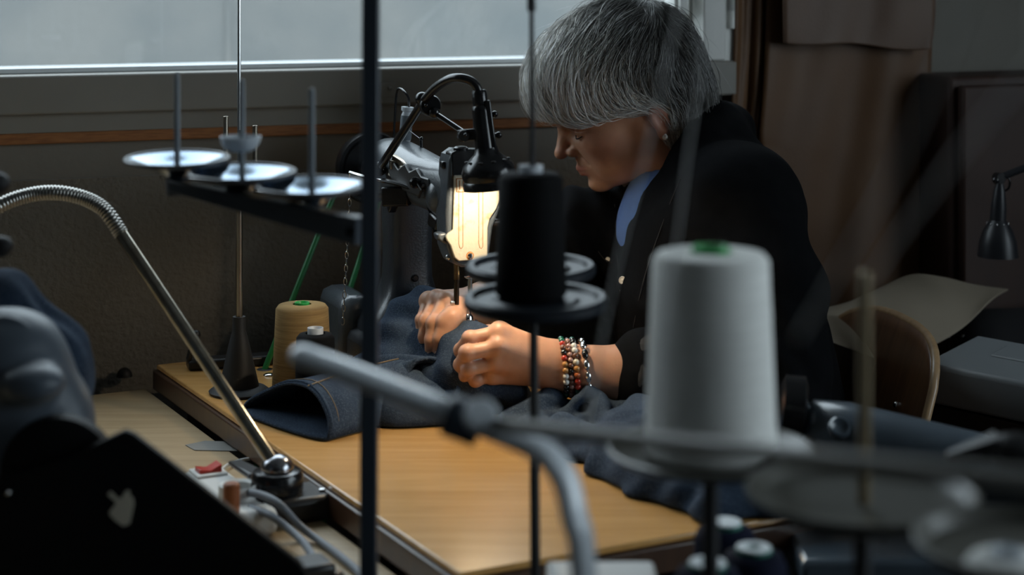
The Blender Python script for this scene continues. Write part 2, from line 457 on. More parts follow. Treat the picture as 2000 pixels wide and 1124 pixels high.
# ================================================================== the cylinder-arm sewing machine
MA = V((0.38, -0.925, 0)).normalized()       # from hand wheel to face plate
MS = V((-MA.y, MA.x, 0))                     # to the right of the plate, seen from the camera
PC = W(925, 420, 1.97)                       # a point on the face plate
def HP(px, py, off=0.0):
    """pixel ray on the plane of the face plate, moved off along the machine axis"""
    d = V(((px-1000.0)/F, 1.0, -(py-YH)/F)); c = V((0, 0, ZC))
    return c + d*((PC + MA*off - c).dot(MA)/d.dot(MA))
def mpt(a, s, z): return PC*1.0 + MA*a + MS*s + V((0, 0, z - PC.z))

def hammered(name, a, b, rough, bs=420, strength=0.35):
    return mat(name, a, rough, col2=b, nscale=30, bump=strength, bscale=bs, bdist=0.0009, spec=0.6, coat=0.25)
M_GREY = hammered('hammered_grey_enamel', (0.062, 0.074, 0.086), (0.046, 0.055, 0.064), 0.30)
M_DGREY = hammered('dark_grey_enamel', (0.030, 0.034, 0.040), (0.022, 0.025, 0.030), 0.34)
M_BRONZE = mat('oily_steel', (0.30, 0.20, 0.10), 0.3, metal=1.0, col2=(0.16, 0.10, 0.05), nscale=90)

def plate_material():
    m_ = bpy.data.materials.new('cream_enamel'); m_.use_nodes = True
    nt = m_.node_tree; p = nt.nodes['Principled BSDF']; L = nt.links.new
    p.inputs['Roughness'].default_value = 0.45
    tc = nt.nodes.new('ShaderNodeTexCoord')
    n1 = nt.nodes.new('ShaderNodeTexNoise'); n1.inputs['Scale'].default_value = 55; n1.inputs['Detail'].default_value = 6
    r1 = nt.nodes.new('ShaderNodeMapRange'); r1.inputs['From Min'].default_value = 0.56; r1.inputs['From Max'].default_value = 0.72
    mx = nt.nodes.new('ShaderNodeMix'); mx.data_type = 'RGBA'
    mx.inputs['A'].default_value = (0.40, 0.365, 0.28, 1); mx.inputs['B'].default_value = (0.30, 0.15, 0.05, 1)
    L(tc.outputs['Object'], n1.inputs['Vector']); L(n1.outputs['Fac'], r1.inputs['Value']); L(r1.outputs['Result'], mx.inputs['Factor']); L(mx.outputs['Result'], p.inputs['Base Color'])
    n2 = nt.nodes.new('ShaderNodeTexNoise'); n2.inputs['Scale'].default_value = 260; n2.inputs['Detail'].default_value = 2
    bp = nt.nodes.new('ShaderNodeBump'); bp.inputs['Strength'].default_value = 0.35; bp.inputs['Distance'].default_value = 0.0012
    L(tc.outputs['Object'], n2.inputs['Vector']); L(n2.outputs['Fac'], bp.inputs['Height']); L(bp.outputs[0], p.inputs['Normal'])
    return m_
M_CREAM = plate_material()
M_RUST = mat('rust', (0.22, 0.08, 0.02), 0.8, col2=(0.36, 0.17, 0.06), nscale=300)
M_NYLON = mat('translucent_nylon', (0.62, 0.66, 0.70), 0.4, trans=0.35)
M_THREADW = mat('white_thread', (0.75, 0.76, 0.75), 0.8)

sm = thing('sewing_machine', V((mpt(-0.16, 0, 0).x, mpt(-0.16, 0, 0).y, T)), 'old grey cylinder-arm sewing machine with cream face plate, on the birch table', 'sewing machine')

def px_outline(pts, off=0.0):
    """turn a pixel outline on the plate plane into (s, z) pairs about PC"""
    out = []
    for a, b in pts:
        q = HP(a, b, off); out.append(((q-PC).dot(MS), q.z-PC.z))
    return out

# head casting
hd = [(880, 318), (884, 305), (899, 294), (968, 296), (980, 306), (982, 405), (966, 445), (958, 508), (940, 522), (905, 524), (888, 516), (876, 485), (874, 420)]
m = MB(); m.prism(px_outline(hd), PC-MA*0.004, MS, ZUP, -MA*0.034); m.build('head', M_GREY, sm, bevel=0.003)
m = MB(); m.prism(px_outline([(884, 300), (901, 292), (966, 293), (978, 304), (978, 352), (884, 352)]), PC-MA*0.0035, MS, ZUP, -MA*0.020)
m.build('head_cap', M_BLACKM, sm, bevel=0.002)
# face plate with its ear, slots, window and screw
fp = [(888, 343), (962, 341), (975, 352), (976, 392), (970, 408), (957, 428), (953, 446), (953, 498), (947, 507), (897, 511), (888, 504), (884, 492), (880, 480), (873, 470), (871, 463), (876, 456), (885, 450)]
m = MB(); m.prism(px_outline(fp), PC, MS, ZUP, -MA*0.0045); plate = m.build('face_plate', M_CREAM, sm, bevel=0.0012)
for x0 in (900, 939):
    path = [(x0-4, 372), (x0-4, 476), (x0-2, 484), (x0+1, 486), (x0+4, 482), (x0+4, 372)]
    m = MB(); m.tube([HP(a, b, 0.0) for a, b in path], 0.00042, 6); m.build('slot_rim', M_RUST, plate)
m = MB()
for (a0, b0, a1, b1) in ((892, 349, 892, 375), (918, 349, 918, 375), (892, 349, 918, 349), (892, 375, 918, 375), (898, 353, 898, 371), (905, 353, 905, 371), (911, 353, 911, 371)):
    m.tube([HP(a0, b0, 0.0003), HP(a1, b1, 0.0003)], 0.0005, 6)
m.build('stitch_gauge', M_RUST, plate)
m = MB(); m.lathe([(0, 0.0004), (0.0038, 0.0003), (0.0046, 0.0)], HP(918, 500), MA, 24); m.build('rust_ring', M_RUST, plate)
m = MB(); m.lathe([(0.003, 0), (0.003, 0.0012), (0.0018, 0.0024), (0, 0.0027)], HP(918, 500), MA, 16); m.build('screw', M_CHROME, plate)
m = MB(); m.lathe([(0.003, 0), (0.003, 0.002), (0.0015, 0.003), (0, 0.003)], HP(876, 503, -0.012), (MA*0.6-MS*0.8), 14); m.build('screw', M_STEEL, sm)
m = MB(); m.lathe([(0.008, 0), (0.008, 0.003), (0.006, 0.0045), (0, 0.0045)], HP(900, 294, -0.01), ZUP, 18); m.build('oil_cap', M_BLACKM, sm)
m = MB(); m.box(HP(868, 322, -0.02), (0.008, 0.010, 0.008), MS, MA); m.build('thread_hook', M_BLACKM, sm, bevel=0.0015)
m = MB(); m.lathe([(0.004, 0), (0.004, 0.01), (0.003, 0.012), (0, 0.012)], HP(962, 435, -0.012), MS, 14); m.build('thumb_screw', M_BLACKM, sm)
# ear of the head to the left
m = MB(); m.prism(px_outline([(858, 460), (874, 456), (884, 470), (880, 482), (862, 472)]), PC-MA*0.006, MS, ZUP, -MA*0.016); m.build('lever_pivot', M_GREY, sm, bevel=0.002)

# arm: lofted ellipses from head to hand wheel, a dome near the head
zA = W(820, 365, 2.1).z
axis = []
def arm_c(a, dz=0): return V((PC.x, PC.y, zA+dz)) + MA*a
P = []
aL = W(800, 365, 2.11)
s_head = -0.012; 
for a, s_, dz, rs, rz in ((-0.022, -0.004, 0.004, 0.024, 0.036), (-0.040, -0.006, 0.006, 0.027, 0.034), (-0.062, -0.010, 0.009, 0.026, 0.030), (-0.10, -0.016, 0.012, 0.028, 0.029),
                         (-0.15, -0.020, 0.016, 0.030, 0.031), (-0.19, -0.022, 0.018, 0.031, 0.032), (-0.214, -0.022, 0.018, 0.031, 0.032), (-0.228, -0.022, 0.017, 0.027, 0.027), (-0.233, -0.022, 0.017, 0.012, 0.012)):
    row = []
    for k in range(32):
        t = 2*math.pi*k/32
        c, s2 = math.cos(t), math.sin(t)
        e = 0.82
        row.append(arm_c(a, dz) + MS*(s_ + rs*math.copysign(abs(c)**e, c)) + ZUP*(rz*math.copysign(abs(s2)**e, s2)))
    P.append(row)
m = MB(); m.grid(P, closed_u=True); m.f.append(tuple(range(32))); m.f.append(tuple(len(P)*32-32+k for k in range(32))); m.build('arm', M_GREY, sm, smooth=60)
m = MB(); m.ball(HP(868, 382, -0.046), (0.021, 0.021, 0.023), 24, 14); m.build('arm_boss', M_GREY, sm, smooth=180)

# pillar: rounded rectangle sections
P = []
pc = W(795, 500, 2.13)
for py, hw, hd_ in ((395, 0.027, 0.030), (450, 0.0265, 0.028), (500, 0.026, 0.028), (540, 0.027, 0.028), (568, 0.032, 0.031), (588, 0.040, 0.036), (606, 0.050, 0.043), (622, 0.056, 0.047), (640, 0.058, 0.048)):
    c = W(795 + (py > 560)*(py-560)*0.02, py, 2.13)
    row = []
    for k in range(32):
        t = 2*math.pi*k/32; e = 0.6
        cc, ss = math.cos(t), math.sin(t)
        row.append(V((pc.x, pc.y, c.z)) + MS*hw*math.copysign(abs(cc)**e, cc) + MA*hd_*math.copysign(abs(ss)**e, ss))
    P.append(row)
m = MB(); m.grid(P, closed_u=True); m.f.append(tuple(range(32))); m.f.append(tuple(len(P)*32-32+k for k in range(32))); pil = m.build('pillar', M_DGREY, sm, smooth=50)
m = MB(); m.lathe([(0.0042, 0), (0.0042, 0.001), (0.003, 0.002), (0, 0.002)], V((pc.x, pc.y, W(797, 545, 2.1).z)) + MA*0.0282, MA, 14); m.build('oil_hole', M_BLACKM, pil)
# base on the table
zb = W(795, 636, 2.13).z
m = MB()
bc = V((pc.x, pc.y, 0)) - MA*0.02
m.box(V((bc.x, bc.y, (zb+T)/2)), (0.135, 0.15, zb-T), MS, MA); m.build('base', M_DGREY, sm, bevel=0.012)
# rounded guard to the left of the base
gc = W(676, 640, 2.17)
m = MB(); m.box(V((gc.x, gc.y, (W(676, 566, 2.17).z+T)/2)), (0.042, 0.10, W(676, 566, 2.17).z-T), MS, MA); m.build('belt_guard', M_GREY, sm, bevel=0.014)
# free arm towards the operator (under the denim)
fa0 = V((pc.x, pc.y, 0)) + MA*0.03; fa1 = W(912, 655, 1.975)
zfa = fa1.z - 0.004
m = MB(); m.tube([V((fa0.x, fa0.y, zfa)), V((fa0.x, fa0.y, zfa)).lerp(V((fa1.x, fa1.y, zfa)), 0.6), V((fa1.x, fa1.y, zfa))], [0.024, 0.020, 0.018], 20); m.build('free_arm', M_GREY, sm, bevel=0.003)

# hand wheel
wc = W(724, 327, 2.29)
m = MB(); m.lathe([(0.012, -0.004), (0.034, -0.003), (0.038, -0.009), (0.0435, -0.009), (0.0455, 0.0), (0.0435, 0.009), (0.039, 0.009), (0.034, 0.003), (0.012, 0.004)], wc, MA, 48); wh = m.build('hand_wheel', M_BLACKM, sm, smooth=40)
m = MB(); m.lathe([(0, -0.014), (0.013, -0.014), (0.013, 0.016), (0.011, 0.019), (0, 0.019)], wc, MA, 24); m.build('hub', M_STEEL, wh)
m = MB(); m.lathe([(0.014, 0.0), (0.014, 0.11)], wc, MA, 20); m.build('shaft_housing', M_GREY, sm)

# top: winder plate, bobbin, wire loop, guide pin, threads
tp = W(787, 297, 2.14)
m = MB(); m.lathe([(0, 0), (0.0265, 0), (0.0275, 0.0012), (0.0265, 0.0024), (0.012, 0.0026), (0.0115, 0.007), (0.009, 0.009), (0, 0.009)], V((tp.x, tp.y, tp.z-0.002)), ZUP, 32); m.build('winder_plate', M_BLACKM, sm)
b0 = W(790, 290, 2.14); b1 = W(796, 209, 2.14)
m = MB(); ax = (b1-b0); hgt = ax.length
m.lathe([(0, 0), (0.0072, 0), (0.0072, 0.004), (0.0052, 0.006), (0.0066, 0.010), (0.0066, hgt-0.010), (0.0052, hgt-0.006), (0.0072, hgt-0.004), (0.0072, hgt), (0.003, hgt), (0.003, hgt-0.01), (0, hgt-0.01)], b0, ax, 24)
bob = m.build('bobbin', M_NYLON, sm)
m = MB(); m.lathe([(0.0068, 0.010), (0.0071, 0.014), (0.0071, hgt-0.014), (0.0068, hgt-0.010)], b0, ax, 24); m.build('wound_thread', mat('grey_thread', (0.12, 0.14, 0.16), 0.8, bump=0.5, bscale=900, bdist=0.0005), bob)
m = MB(); m.tube(catmull([W(769, 268, 2.17), W(772, 215, 2.17), W(775, 180, 2.17), W(781, 173, 2.16), W(790, 180, 2.15), W(798, 192, 2.145), W(799, 212, 2.14)], 5), 0.0014, 8); m.build('wire_loop', M_BLACKM, sm)
m = MB(); m.tube([W(823, 322, 2.10), W(823, 270, 2.10)], [0.0019, 0.0017], 10); m.ball(W(823, 271, 2.10), 0.0024, 10, 6); m.build('guide_pin', M_BLACKM, sm)
m = MB(); m.tube([W(797, 253, 2.135), W(823, 273, 2.098)], 0.00022, 5); m.tube([W(823, 296, 2.098), W(874, 322, 1.985)], 0.00022, 5); m.build('thread', M_THREADW, sm)

# tension unit, brackets and curved take-up lever on the near side of the arm
m = MB()
m.bar(W(765, 322, 2.075), W(835, 372, 2.030), 0.006, 0.026, up=(0, 0, 1)); 
for i in range(4):
    q = W(768+i*19, 322+i*11, 2.068-0.011*i); m.box(q, (0.008, 0.007, 0.010), MS, MA)
m.build('tension_bracket', M_WORN, sm, bevel=0.0012)
ten = [(757, 332), (768, 318), (777, 331), (790, 320), (799, 336), (812, 329), (822, 345), (836, 350), (841, 370), (828, 388), (800, 378), (768, 364)]
m = MB()
pts_ = [W(a, b, 2.072-0.0009*(a-757)) for a, b in ten]; n_ = len(pts_)
m.add(pts_ + [p + V((0.003, 0.007, 0)) for p in pts_], [tuple(range(n_-1, -1, -1)), tuple(range(n_, 2*n_))] + [(k, (k+1) % n_, n_+(k+1) % n_, n_+k) for k in range(n_)])
m.build('tension_plate', mat('dull_dark_steel', (0.10, 0.10, 0.10), 0.35, metal=0.8), sm, bevel=0.0012)
for (px, py) in ((812, 356), (829, 362)):
    m = MB(); c = W(px, py, 2.015); m.lathe([(0, 0), (0.0055, 0), (0.0062, 0.002), (0.0062, 0.007), (0.004, 0.009), (0, 0.009)], c, -MS*0.5+MA, 14); m.build('thumb_nut', M_BLACKM, sm)
m = MB(); m.tube([W(818, 386, 2.01), W(827, 362, 2.0)], 0.0016, 8); m.tube([W(810, 350, 2.012), W(824, 372, 2.0)], 0.0014, 8); m.build('tension_spring', M_BLACKM, sm)
m = MB()
path = catmull([W(748, 353, 2.06), W(775, 358, 2.05), W(800, 366, 2.04), (W(820, 379, 2.03)), W(838, 402, 2.02), W(848, 430, 2.01), W(853, 460, 2.00)], 6)
m.tube(path, [0.0062-0.00006*i for i in range(len(path))], 8, sy=0.42, up=(0, 0, 1)); m.build('take_up_lever', M_BLACKM, sm)
m = MB(); m.bar(W(748, 384, 2.06), W(800, 383, 2.05), 0.012, 0.022); m.bar(W(770, 395, 2.06), W(764, 410, 2.07), 0.010, 0.010); m.build('lever_bracket', M_BLACKM, sm, bevel=0.002)
m = MB(); m.tube(catmull([W(683, 337, 2.10), W(700, 342, 2.09), W(725, 349, 2.07), W(752, 355, 2.06)], 4), 0.0018, 8); m.tube([W(684, 336, 2.10), W(682, 352, 2.11)], 0.0016, 8); m.build('chain_arm', M_STEEL, sm)
m = MB(); m.bar(W(850, 425, 2.02), W(868, 440, 2.0), 0.02, 0.016); m.build('lever_mount', M_BLACKM, sm, bevel=0.003)
# lifting chain, each link a part
chn = MB(); chn.tube([W(683, 352, 2.11), W(683, 392, 2.11)], 0.0007, 6); chn = chn.build('lift_chain', M_STEEL, sm)
link_me = None
n_l = 19
for i in range(n_l):
    f = i/(n_l-1)
    c = W(683-13*f, 396+232*f, 2.11)
    if link_me is None or i < 2:
        lk = MB()
        oval = [c + (V((0.0019*math.cos(2*math.pi*k/10), 0, 0.0045*math.sin(2*math.pi*k/10))) if i == 0 else V((0, 0.0019*math.cos(2*math.pi*k/10), 0.0045*math.sin(2*math.pi*k/10)))) for k in range(10)]
        lk.tube(oval, 0.0006, 5, closed=True)
        o = lk.build('link', M_STEEL if i else M_STEEL, chn, origin=c)
        if i == 0: lm0 = o.data
        else: lm1 = o.data; link_me = True
    else:
        o = bpy.data.objects.new('link', lm0 if i % 2 == 0 else lm1); COL.objects.link(o); parent_to(o, chn, c)

# needle bar, presser bar, foot
m = MB(); c0 = W(892, 512, 1.985); 
def vcyl(mb, px, py0, py1, Y, r0, r1=None, n=16):
    p0, p1 = W(px, py0, Y), W(px, py1, Y); mb.tube([p0, V((p0.x, p0.y, p1.z))], [r0, r0 if r1 is None else r1], n); return mb
vcyl(m, 892, 505, 546, 1.985, 0.0034); m.build('needle_bar', M_BRONZE, sm, smooth=40)
m = MB(); vcyl(m, 891.5, 545, 604, 1.985, 0.0029); vcyl(m, 891.5, 600, 606, 1.985, 0.0024, 0.001); m.build('needle_clamp', mat('dark_oiled_steel', (0.09, 0.07, 0.05), 0.25, metal=1.0), sm, smooth=40)
m = MB(); vcyl(m, 892, 604, 628, 1.985, 0.0008, 0.0003, 8); m.build('needle', M_CHROME, sm)
m = MB(); m.lathe([(0.0022, 0), (0.0022, 0.004), (0, 0.0045)], W(887, 592, 1.982), -MS, 12); m.build('clamp_screw', M_STEEL, sm)
m = MB(); vcyl(m, 918, 518, 600, 1.99, 0.0026); m.build('presser_bar', M_STEEL, sm, smooth=40)
m = MB(); m.tube([W(908, 541, 1.985), W(913, 544, 1.98), W(926, 545, 1.98), W(928, 537, 1.985)], 0.0007, 6); m.tube([W(908, 541, 1.985), W(926, 538, 1.99)], 0.0007, 6); m.build('wire_clip', M_CHROME, sm)
m = MB(); m.lathe([(0.0075, 0), (0.0082, 0.0018), (0.0066, 0.003), (0.0062, 0.006), (0.004, 0.009), (0.004, 0.013), (0, 0.013)], W(913, 629, 1.985), ZUP, 20); m.build('presser_foot', M_CHROME, sm)

# ================================================================== the machine's lamp
LY = 1.905
lamp = thing('machine_lamp', W(745, 322, 2.08), 'black bent-arm work lamp lit above the sewing machine face plate', 'lamp')
m = MB(); m.tube(catmull([W(741, 330, 2.085), W(770, 285, 2.05), W(800, 240, 2.00), W(824, 203, 1.96), W(836, 187, 1.945), W(855, 168, 1.93), W(880, 154, 1.915), W(903, 153, LY), W(922, 160, LY), W(933, 174, LY), W(936, 190, LY)], 5), 0.0048, 14); m.build('arm', M_BLACKM, lamp, smooth=60)
m = MB(); m.ball(W(741, 330, 2.085), 0.0085, 16, 10); m.build('arm_mount', M_BLACKM, lamp, smooth=180)
m = MB()
jc = W(840, 206, 1.955)
m.lathe([(0, -0.006), (0.0105, -0.006), (0.0115, -0.004), (0.0115, 0.004), (0.0105, 0.006), (0, 0.006)], jc, (0.2, -1, 0.1), 20)
m.ball(W(824, 193, 1.96), 0.0075, 14, 8); m.ball(W(848, 220, 1.95), 0.0065, 14, 8); m.ball(W(832, 206, 1.946), 0.002, 8, 6)
m.build('joint', M_BLACKM, lamp, smooth=45)
m = MB(); m.tube([W(842, 216, 1.952), W(905, 258, 1.925)], 0.0026, 10); m.build('strut', M_BLACKM, lamp)
m = MB(); m.bar(W(898, 265, 1.915), W(932, 262, LY), 0.010, 0.012); m.lathe([(0, -0.006), (0.0062, -0.006), (0.0062, 0.006), (0, 0.006)], W(905, 265, 1.908), (0.15, -1, 0), 16); m.ball(W(909, 264, 1.899), 0.0022, 8, 6); m.build('strut_clamp', M_BLACKM, lamp, bevel=0.0015)
L0, L1 = W(935.5, 176, LY), W(953, 340, LY)
lax = (L1-L0).normalized(); ll = (W(950, 296, LY)-L0).length
m = MB(); m.lathe([(0, 0), (0.0065, 0), (0.0078, 0.002), (0.0082, 0.014), (0.0078, 0.016), (0.0094, 0.018), (0.0098, 0.022), (0.0098, 0.026), (0.0108, ll-0.004), (0.0118, ll), (0, ll)], L0, lax, 28); so = m.build('socket', M_BLACKM, lamp, smooth=40)
for px, py in ((966, 223), (974, 264)):
    m = MB(); m.tube([W(px-14, py, LY), W(px-2, py, LY)], 0.0022, 8); m.ball(W(px, py, LY), 0.0036, 12, 8); m.build('knob', M_BLACKM, so, smooth=60)
m = MB(); m.bar(W(952, 196, LY-0.006), W(966, 300, LY-0.006), 0.006, 0.005, up=(0, -1, 0)); m.build('switch_housing', M_BLACKM, so, bevel=0.0015)
o0 = W(949.5, 288, LY)
hs = (W(958, 368, LY)-o0).length
shp = [(0.0118, 0.0), (0.0135, 0.006), (0.019, 0.011), (0.0262, 0.018), (0.0288, 0.025), (0.0283, 0.030), (0.0268, 0.034), (0.0282, 0.036), (0.0282, hs), (0.0272, hs), (0.0272, 0.036), (0.026, 0.033), (0.0275, 0.026), (0.025, 0.019), (0.018, 0.012), (0.012, 0.0075), (0, 0.007)]
m = MB(); m.lathe(shp, o0, lax, 44); sh = m.build('shade', M_BLACKM, lamp, smooth=40)
m = MB(); m.lathe([(0.0270, 0.0405), (0.0268, 0.036), (0.0256, 0.033), (0.0270, 0.026), (0.0246, 0.0194), (0.0176, 0.0124), (0.0116, 0.0079), (0.001, 0.0074)], o0, lax, 40); m.build('reflector', mat('white_reflector', (0.8, 0.78, 0.74), 0.4), sh, smooth=60)
for k in range(10):          # vent slots around the shoulder
    a_ = 2*math.pi*k/10; x, y, z_ = frame_of(lax)
    m = MB(); m.ball(o0 + lax*0.0135 + (x*math.cos(a_)+y*math.sin(a_))*0.0215, (0.0028, 0.0028, 0.0012), 10, 6); m.build('vent', M_BLACKMATT, sh, smooth=180)
bc_ = o0 + lax*0.024
m = MB(); m.ball(bc_, (0.010, 0.010, 0.013), 16, 10); m.build('bulb', mat('bulb_glass', (1, 0.9, 0.75), 0.3, emit=(1.0, 0.78, 0.50), estr=40.0), lamp, smooth=180)
ld = bpy.data.lights.new('machine_lamp_light', 'POINT'); ld.energy = 2.0; ld.color = (1.0, 0.83, 0.60); ld.shadow_soft_size = 0.005
lo = bpy.data.objects.new('machine_lamp_light', ld); COL.objects.link(lo); parent_to(lo, lamp, o0 + lax*(hs-0.006))
# ================================================================== signed-distance modelling for soft shapes
def _n(v): return np.array(tuple(v), dtype=np.float64)
class SDF:
    def __init__(s): s.ops = []
    def cone(s, a, b, r1, r2=None, k=0.01, sub=False, flat=None):
        a, b = _n(a), _n(b); r2 = r1 if r2 is None else r2
        def f(p):
            ba = b-a; q = p-a
            if flat is not None:       # squash along a unit direction
                n, sc = flat
                n = _n(n); q = q + np.outer((q@n)*(1/sc-1), n); b2 = ba + n*((ba@n)*(1/sc-1))
            else: b2 = ba
            L = b2@b2
            t = np.clip(q@b2/(L if L > 1e-12 else 1), 0, 1)
            return np.linalg.norm(q - t[:, None]*b2, axis=1) - (r1+(r2-r1)*t)
        lo = np.minimum(a, b)-max(r1, r2); hi = np.maximum(a, b)+max(r1, r2)
        s.ops.append((f, k, sub, lo, hi)); return s
    def chain(s, pts, rs, k=0.01, sub=False, flat=None):
        for i in range(len(pts)-1): s.cone(pts[i], pts[i+1], rs[i], rs[i+1], k, sub, flat)
        return s
    def ell(s, c, r, R=None, k=0.01, sub=False):
        c = _n(c); r = np.array(r if hasattr(r, '__len__') else (r, r, r), dtype=float)
        M = np.eye(3) if R is None else np.array([list(v) for v in R], dtype=float)
        def f(p):
            q = (p-c)@M.T
            k0 = np.linalg.norm(q/r, axis=1); k1 = np.linalg.norm(q/(r*r), axis=1)+1e-9
            return k0*(k0-1)/k1
        s.ops.append((f, k, sub, c-r.max(), c+r.max())); return s
    def plane(s, o, n, k=0.004):
        """keep the side the normal points away from"""
        o, n = _n(o), _n(Vector(n).normalized())
        s.ops.append((lambda p: -((p-o)@n), k, True, None, None)); return s
    def displace(s, f): s.ops.append((f, None, None, None, None)); return s
    def __call__(s, p):
        d = np.full(len(p), 1.0)
        for f, k, sub, lo, hi in s.ops:
            if k is None: d = d + f(p); continue
            e = f(p)
            if sub:
                e = -e
                h = np.clip(0.5 - 0.5*(d-e)/k, 0, 1); d = d*(1-h)+e*h + k*h*(1-h)
            else:
                h = np.clip(0.5+0.5*(d-e)/k, 0, 1); d = d*(1-h)+e*h - k*h*(1-h)
        return d
    def grad(s, p, e=0.0008):
        g = np.stack([s(p+np.eye(3)[i]*e)-s(p-np.eye(3)[i]*e) for i in range(3)], 1)
        return g/(np.linalg.norm(g, axis=1)[:, None]+1e-12)
    def hit(s, px, py, y0=1.0, y1=2.7):
        """first surface point on the ray through a pixel"""
        t = np.linspace(y0, y1, 3400)
        d = np.array([(px-1000.0)/F, 1.0, -(py-YH)/F]); c = np.array([0, 0, ZC])
        v = s(c + t[:, None]*d)
        i = np.argmax(v < 0)
        if v[i] >= 0: i = int(np.argmin(v))
        return Vector(c + t[i]*d)

def polygonise(fn, lo, hi, h, c=4, margin=1.6):
    lo = np.array(lo, float); hi = np.array(hi, float)
    nb = np.maximum(1, np.ceil((hi-lo)/(h*c)).astype(int)); n = nb*c+1
    bc = np.stack(np.meshgrid(*[(np.arange(k)+0.5)*h*c for k in nb], indexing='ij'), -1).reshape(-1, 3)+lo
    db = fn(bc).reshape(nb)
    act = np.abs(db) < h*c*margin
    D = np.repeat(np.repeat(np.repeat(np.where(db < 0, -1.0, 1.0), c, 0), c, 1), c, 2)
    D = np.pad(D, ((0, 1),)*3, mode='edge')
    A = np.repeat(np.repeat(np.repeat(act, c, 0), c, 1), c, 2); A = np.pad(A, ((0, 1),)*3, mode='edge')
    A[1:] |= A[:-1].copy(); A[:, 1:] |= A[:, :-1].copy(); A[:, :, 1:] |= A[:, :, :-1].copy()
    idx = np.argwhere(A)
    val = np.empty(len(idx))
    for i in range(0, len(idx), 400000): val[i:i+400000] = fn(idx[i:i+400000]*h+lo)
    D[A] = val
    I = D < 0
    nx, ny, nz = D.shape
    cs = np.zeros((nx-1, ny-1, nz-1), int)
    offs = [(i, j, k) for i in (0, 1) for j in (0, 1) for k in (0, 1)]
    for o in offs: cs += I[o[0]:nx-1+o[0], o[1]:ny-1+o[1], o[2]:nz-1+o[2]]
    cell = np.argwhere((cs > 0) & (cs < 8))
    vid = np.full(cs.shape, -1); vid[tuple(cell.T)] = np.arange(len(cell))
    acc = np.zeros((len(cell), 3)); cnt = np.zeros(len(cell))
    for a in offs:
        for ax in range(3):
            if a[ax]: continue
            b = list(a); b[ax] = 1
            da = D[tuple((cell+a).T)]; dbb = D[tuple((cell+np.array(b)).T)]
            x = (da < 0) != (dbb < 0)
            t = np.where(x, da/(da-dbb+1e-20), 0)
            pos = np.array(a, float)[None, :].repeat(len(cell), 0); pos[:, ax] = t
            acc[x] += pos[x]; cnt[x] += 1
    vert = (cell + acc/np.maximum(cnt, 1)[:, None])*h + lo
    faces = []
    for ax in range(3):
        u, w = (ax+1) % 3, (ax+2) % 3
        sl0 = [slice(None)]*3; sl1 = [slice(None)]*3
        sl0[ax] = slice(0, -1); sl1[ax] = slice(1, None)
        X = I[tuple(sl0)] != I[tuple(sl1)]
        e = np.argwhere(X)
        ok = (e[:, u] > 0) & (e[:, w] > 0) & (e[:, u] < D.shape[u]-1) & (e[:, w] < D.shape[w]-1)
        e = e[ok]
        q = []
        for du, dw in ((-1, -1), (0, -1), (0, 0), (-1, 0)):
            g = e.copy(); g[:, u] += du; g[:, w] += dw
            q.append(vid[tuple(g.T)])
        q = np.stack(q, 1)
        ins = I[tuple(e.T)]
        q[~ins] = q[~ins][:, ::-1]
        faces.append(q[(q >= 0).all(1)])
    return vert, np.concatenate(faces)

def np_mesh(name, verts, faces, material, parent, smooth=True, color=None, origin=None, tris=False):
    verts = np.asarray(verts, dtype=np.float64)
    if origin is None:
        lo, hi = verts.min(0), verts.max(0); origin = Vector(((lo[0]+hi[0])/2, (lo[1]+hi[1])/2, lo[2]))
    me = bpy.data.meshes.new(name)
    w = faces.shape[1]
    me.vertices.add(len(verts)); me.vertices.foreach_set('co', (verts-_n(origin)).astype(np.float32).ravel())
    me.loops.add(len(faces)*w); me.loops.foreach_set('vertex_index', faces.astype(np.int32).ravel())
    me.polygons.add(len(faces)); me.polygons.foreach_set('loop_start', np.arange(len(faces), dtype=np.int32)*w)
    me.update(calc_edges=True); me.validate()
    if smooth: me.polygons.foreach_set('use_smooth', np.ones(len(me.polygons), dtype=bool))
    if color is not None:
        at = me.color_attributes.new('tint', 'FLOAT_COLOR', 'POINT')
        at.data.foreach_set('color', np.concatenate([color, np.ones((len(color), 1))], 1).astype(np.float32).ravel())
    me.materials.append(material)
    o = bpy.data.objects.new(name, me); COL.objects.link(o); parent_to(o, parent, origin)
    return o
def sdf_obj(name, sdf, lo, hi, h, material, parent, smooth_it=0, color=None):
    v, f = polygonise(sdf, lo, hi, h)
    o = np_mesh(name, v, f, material, parent, color=None if color is None else color(v))
    if smooth_it:
        md = o.modifiers.new('smooth', 'SMOOTH'); md.iterations = smooth_it; md.factor = 0.5
    return o
def bounds(*pts, pad=0.05):
    a = np.array([tuple(p) for p in pts]); return a.min(0)-pad, a.max(0)+pad
def wob(freq, amp, seed=0, n=5):
    """smooth random waves for cloth relief"""
    g = np.random.default_rng(seed); ks = g.normal(size=(n, 3)); ks = ks/np.linalg.norm(ks, axis=1)[:, None]*freq*g.uniform(0.6, 1.5, (n, 1)); ph = g.uniform(0, 6.28, n)
    return lambda p: amp*np.sin(p@ks.T+ph).sum(1)/math.sqrt(n)
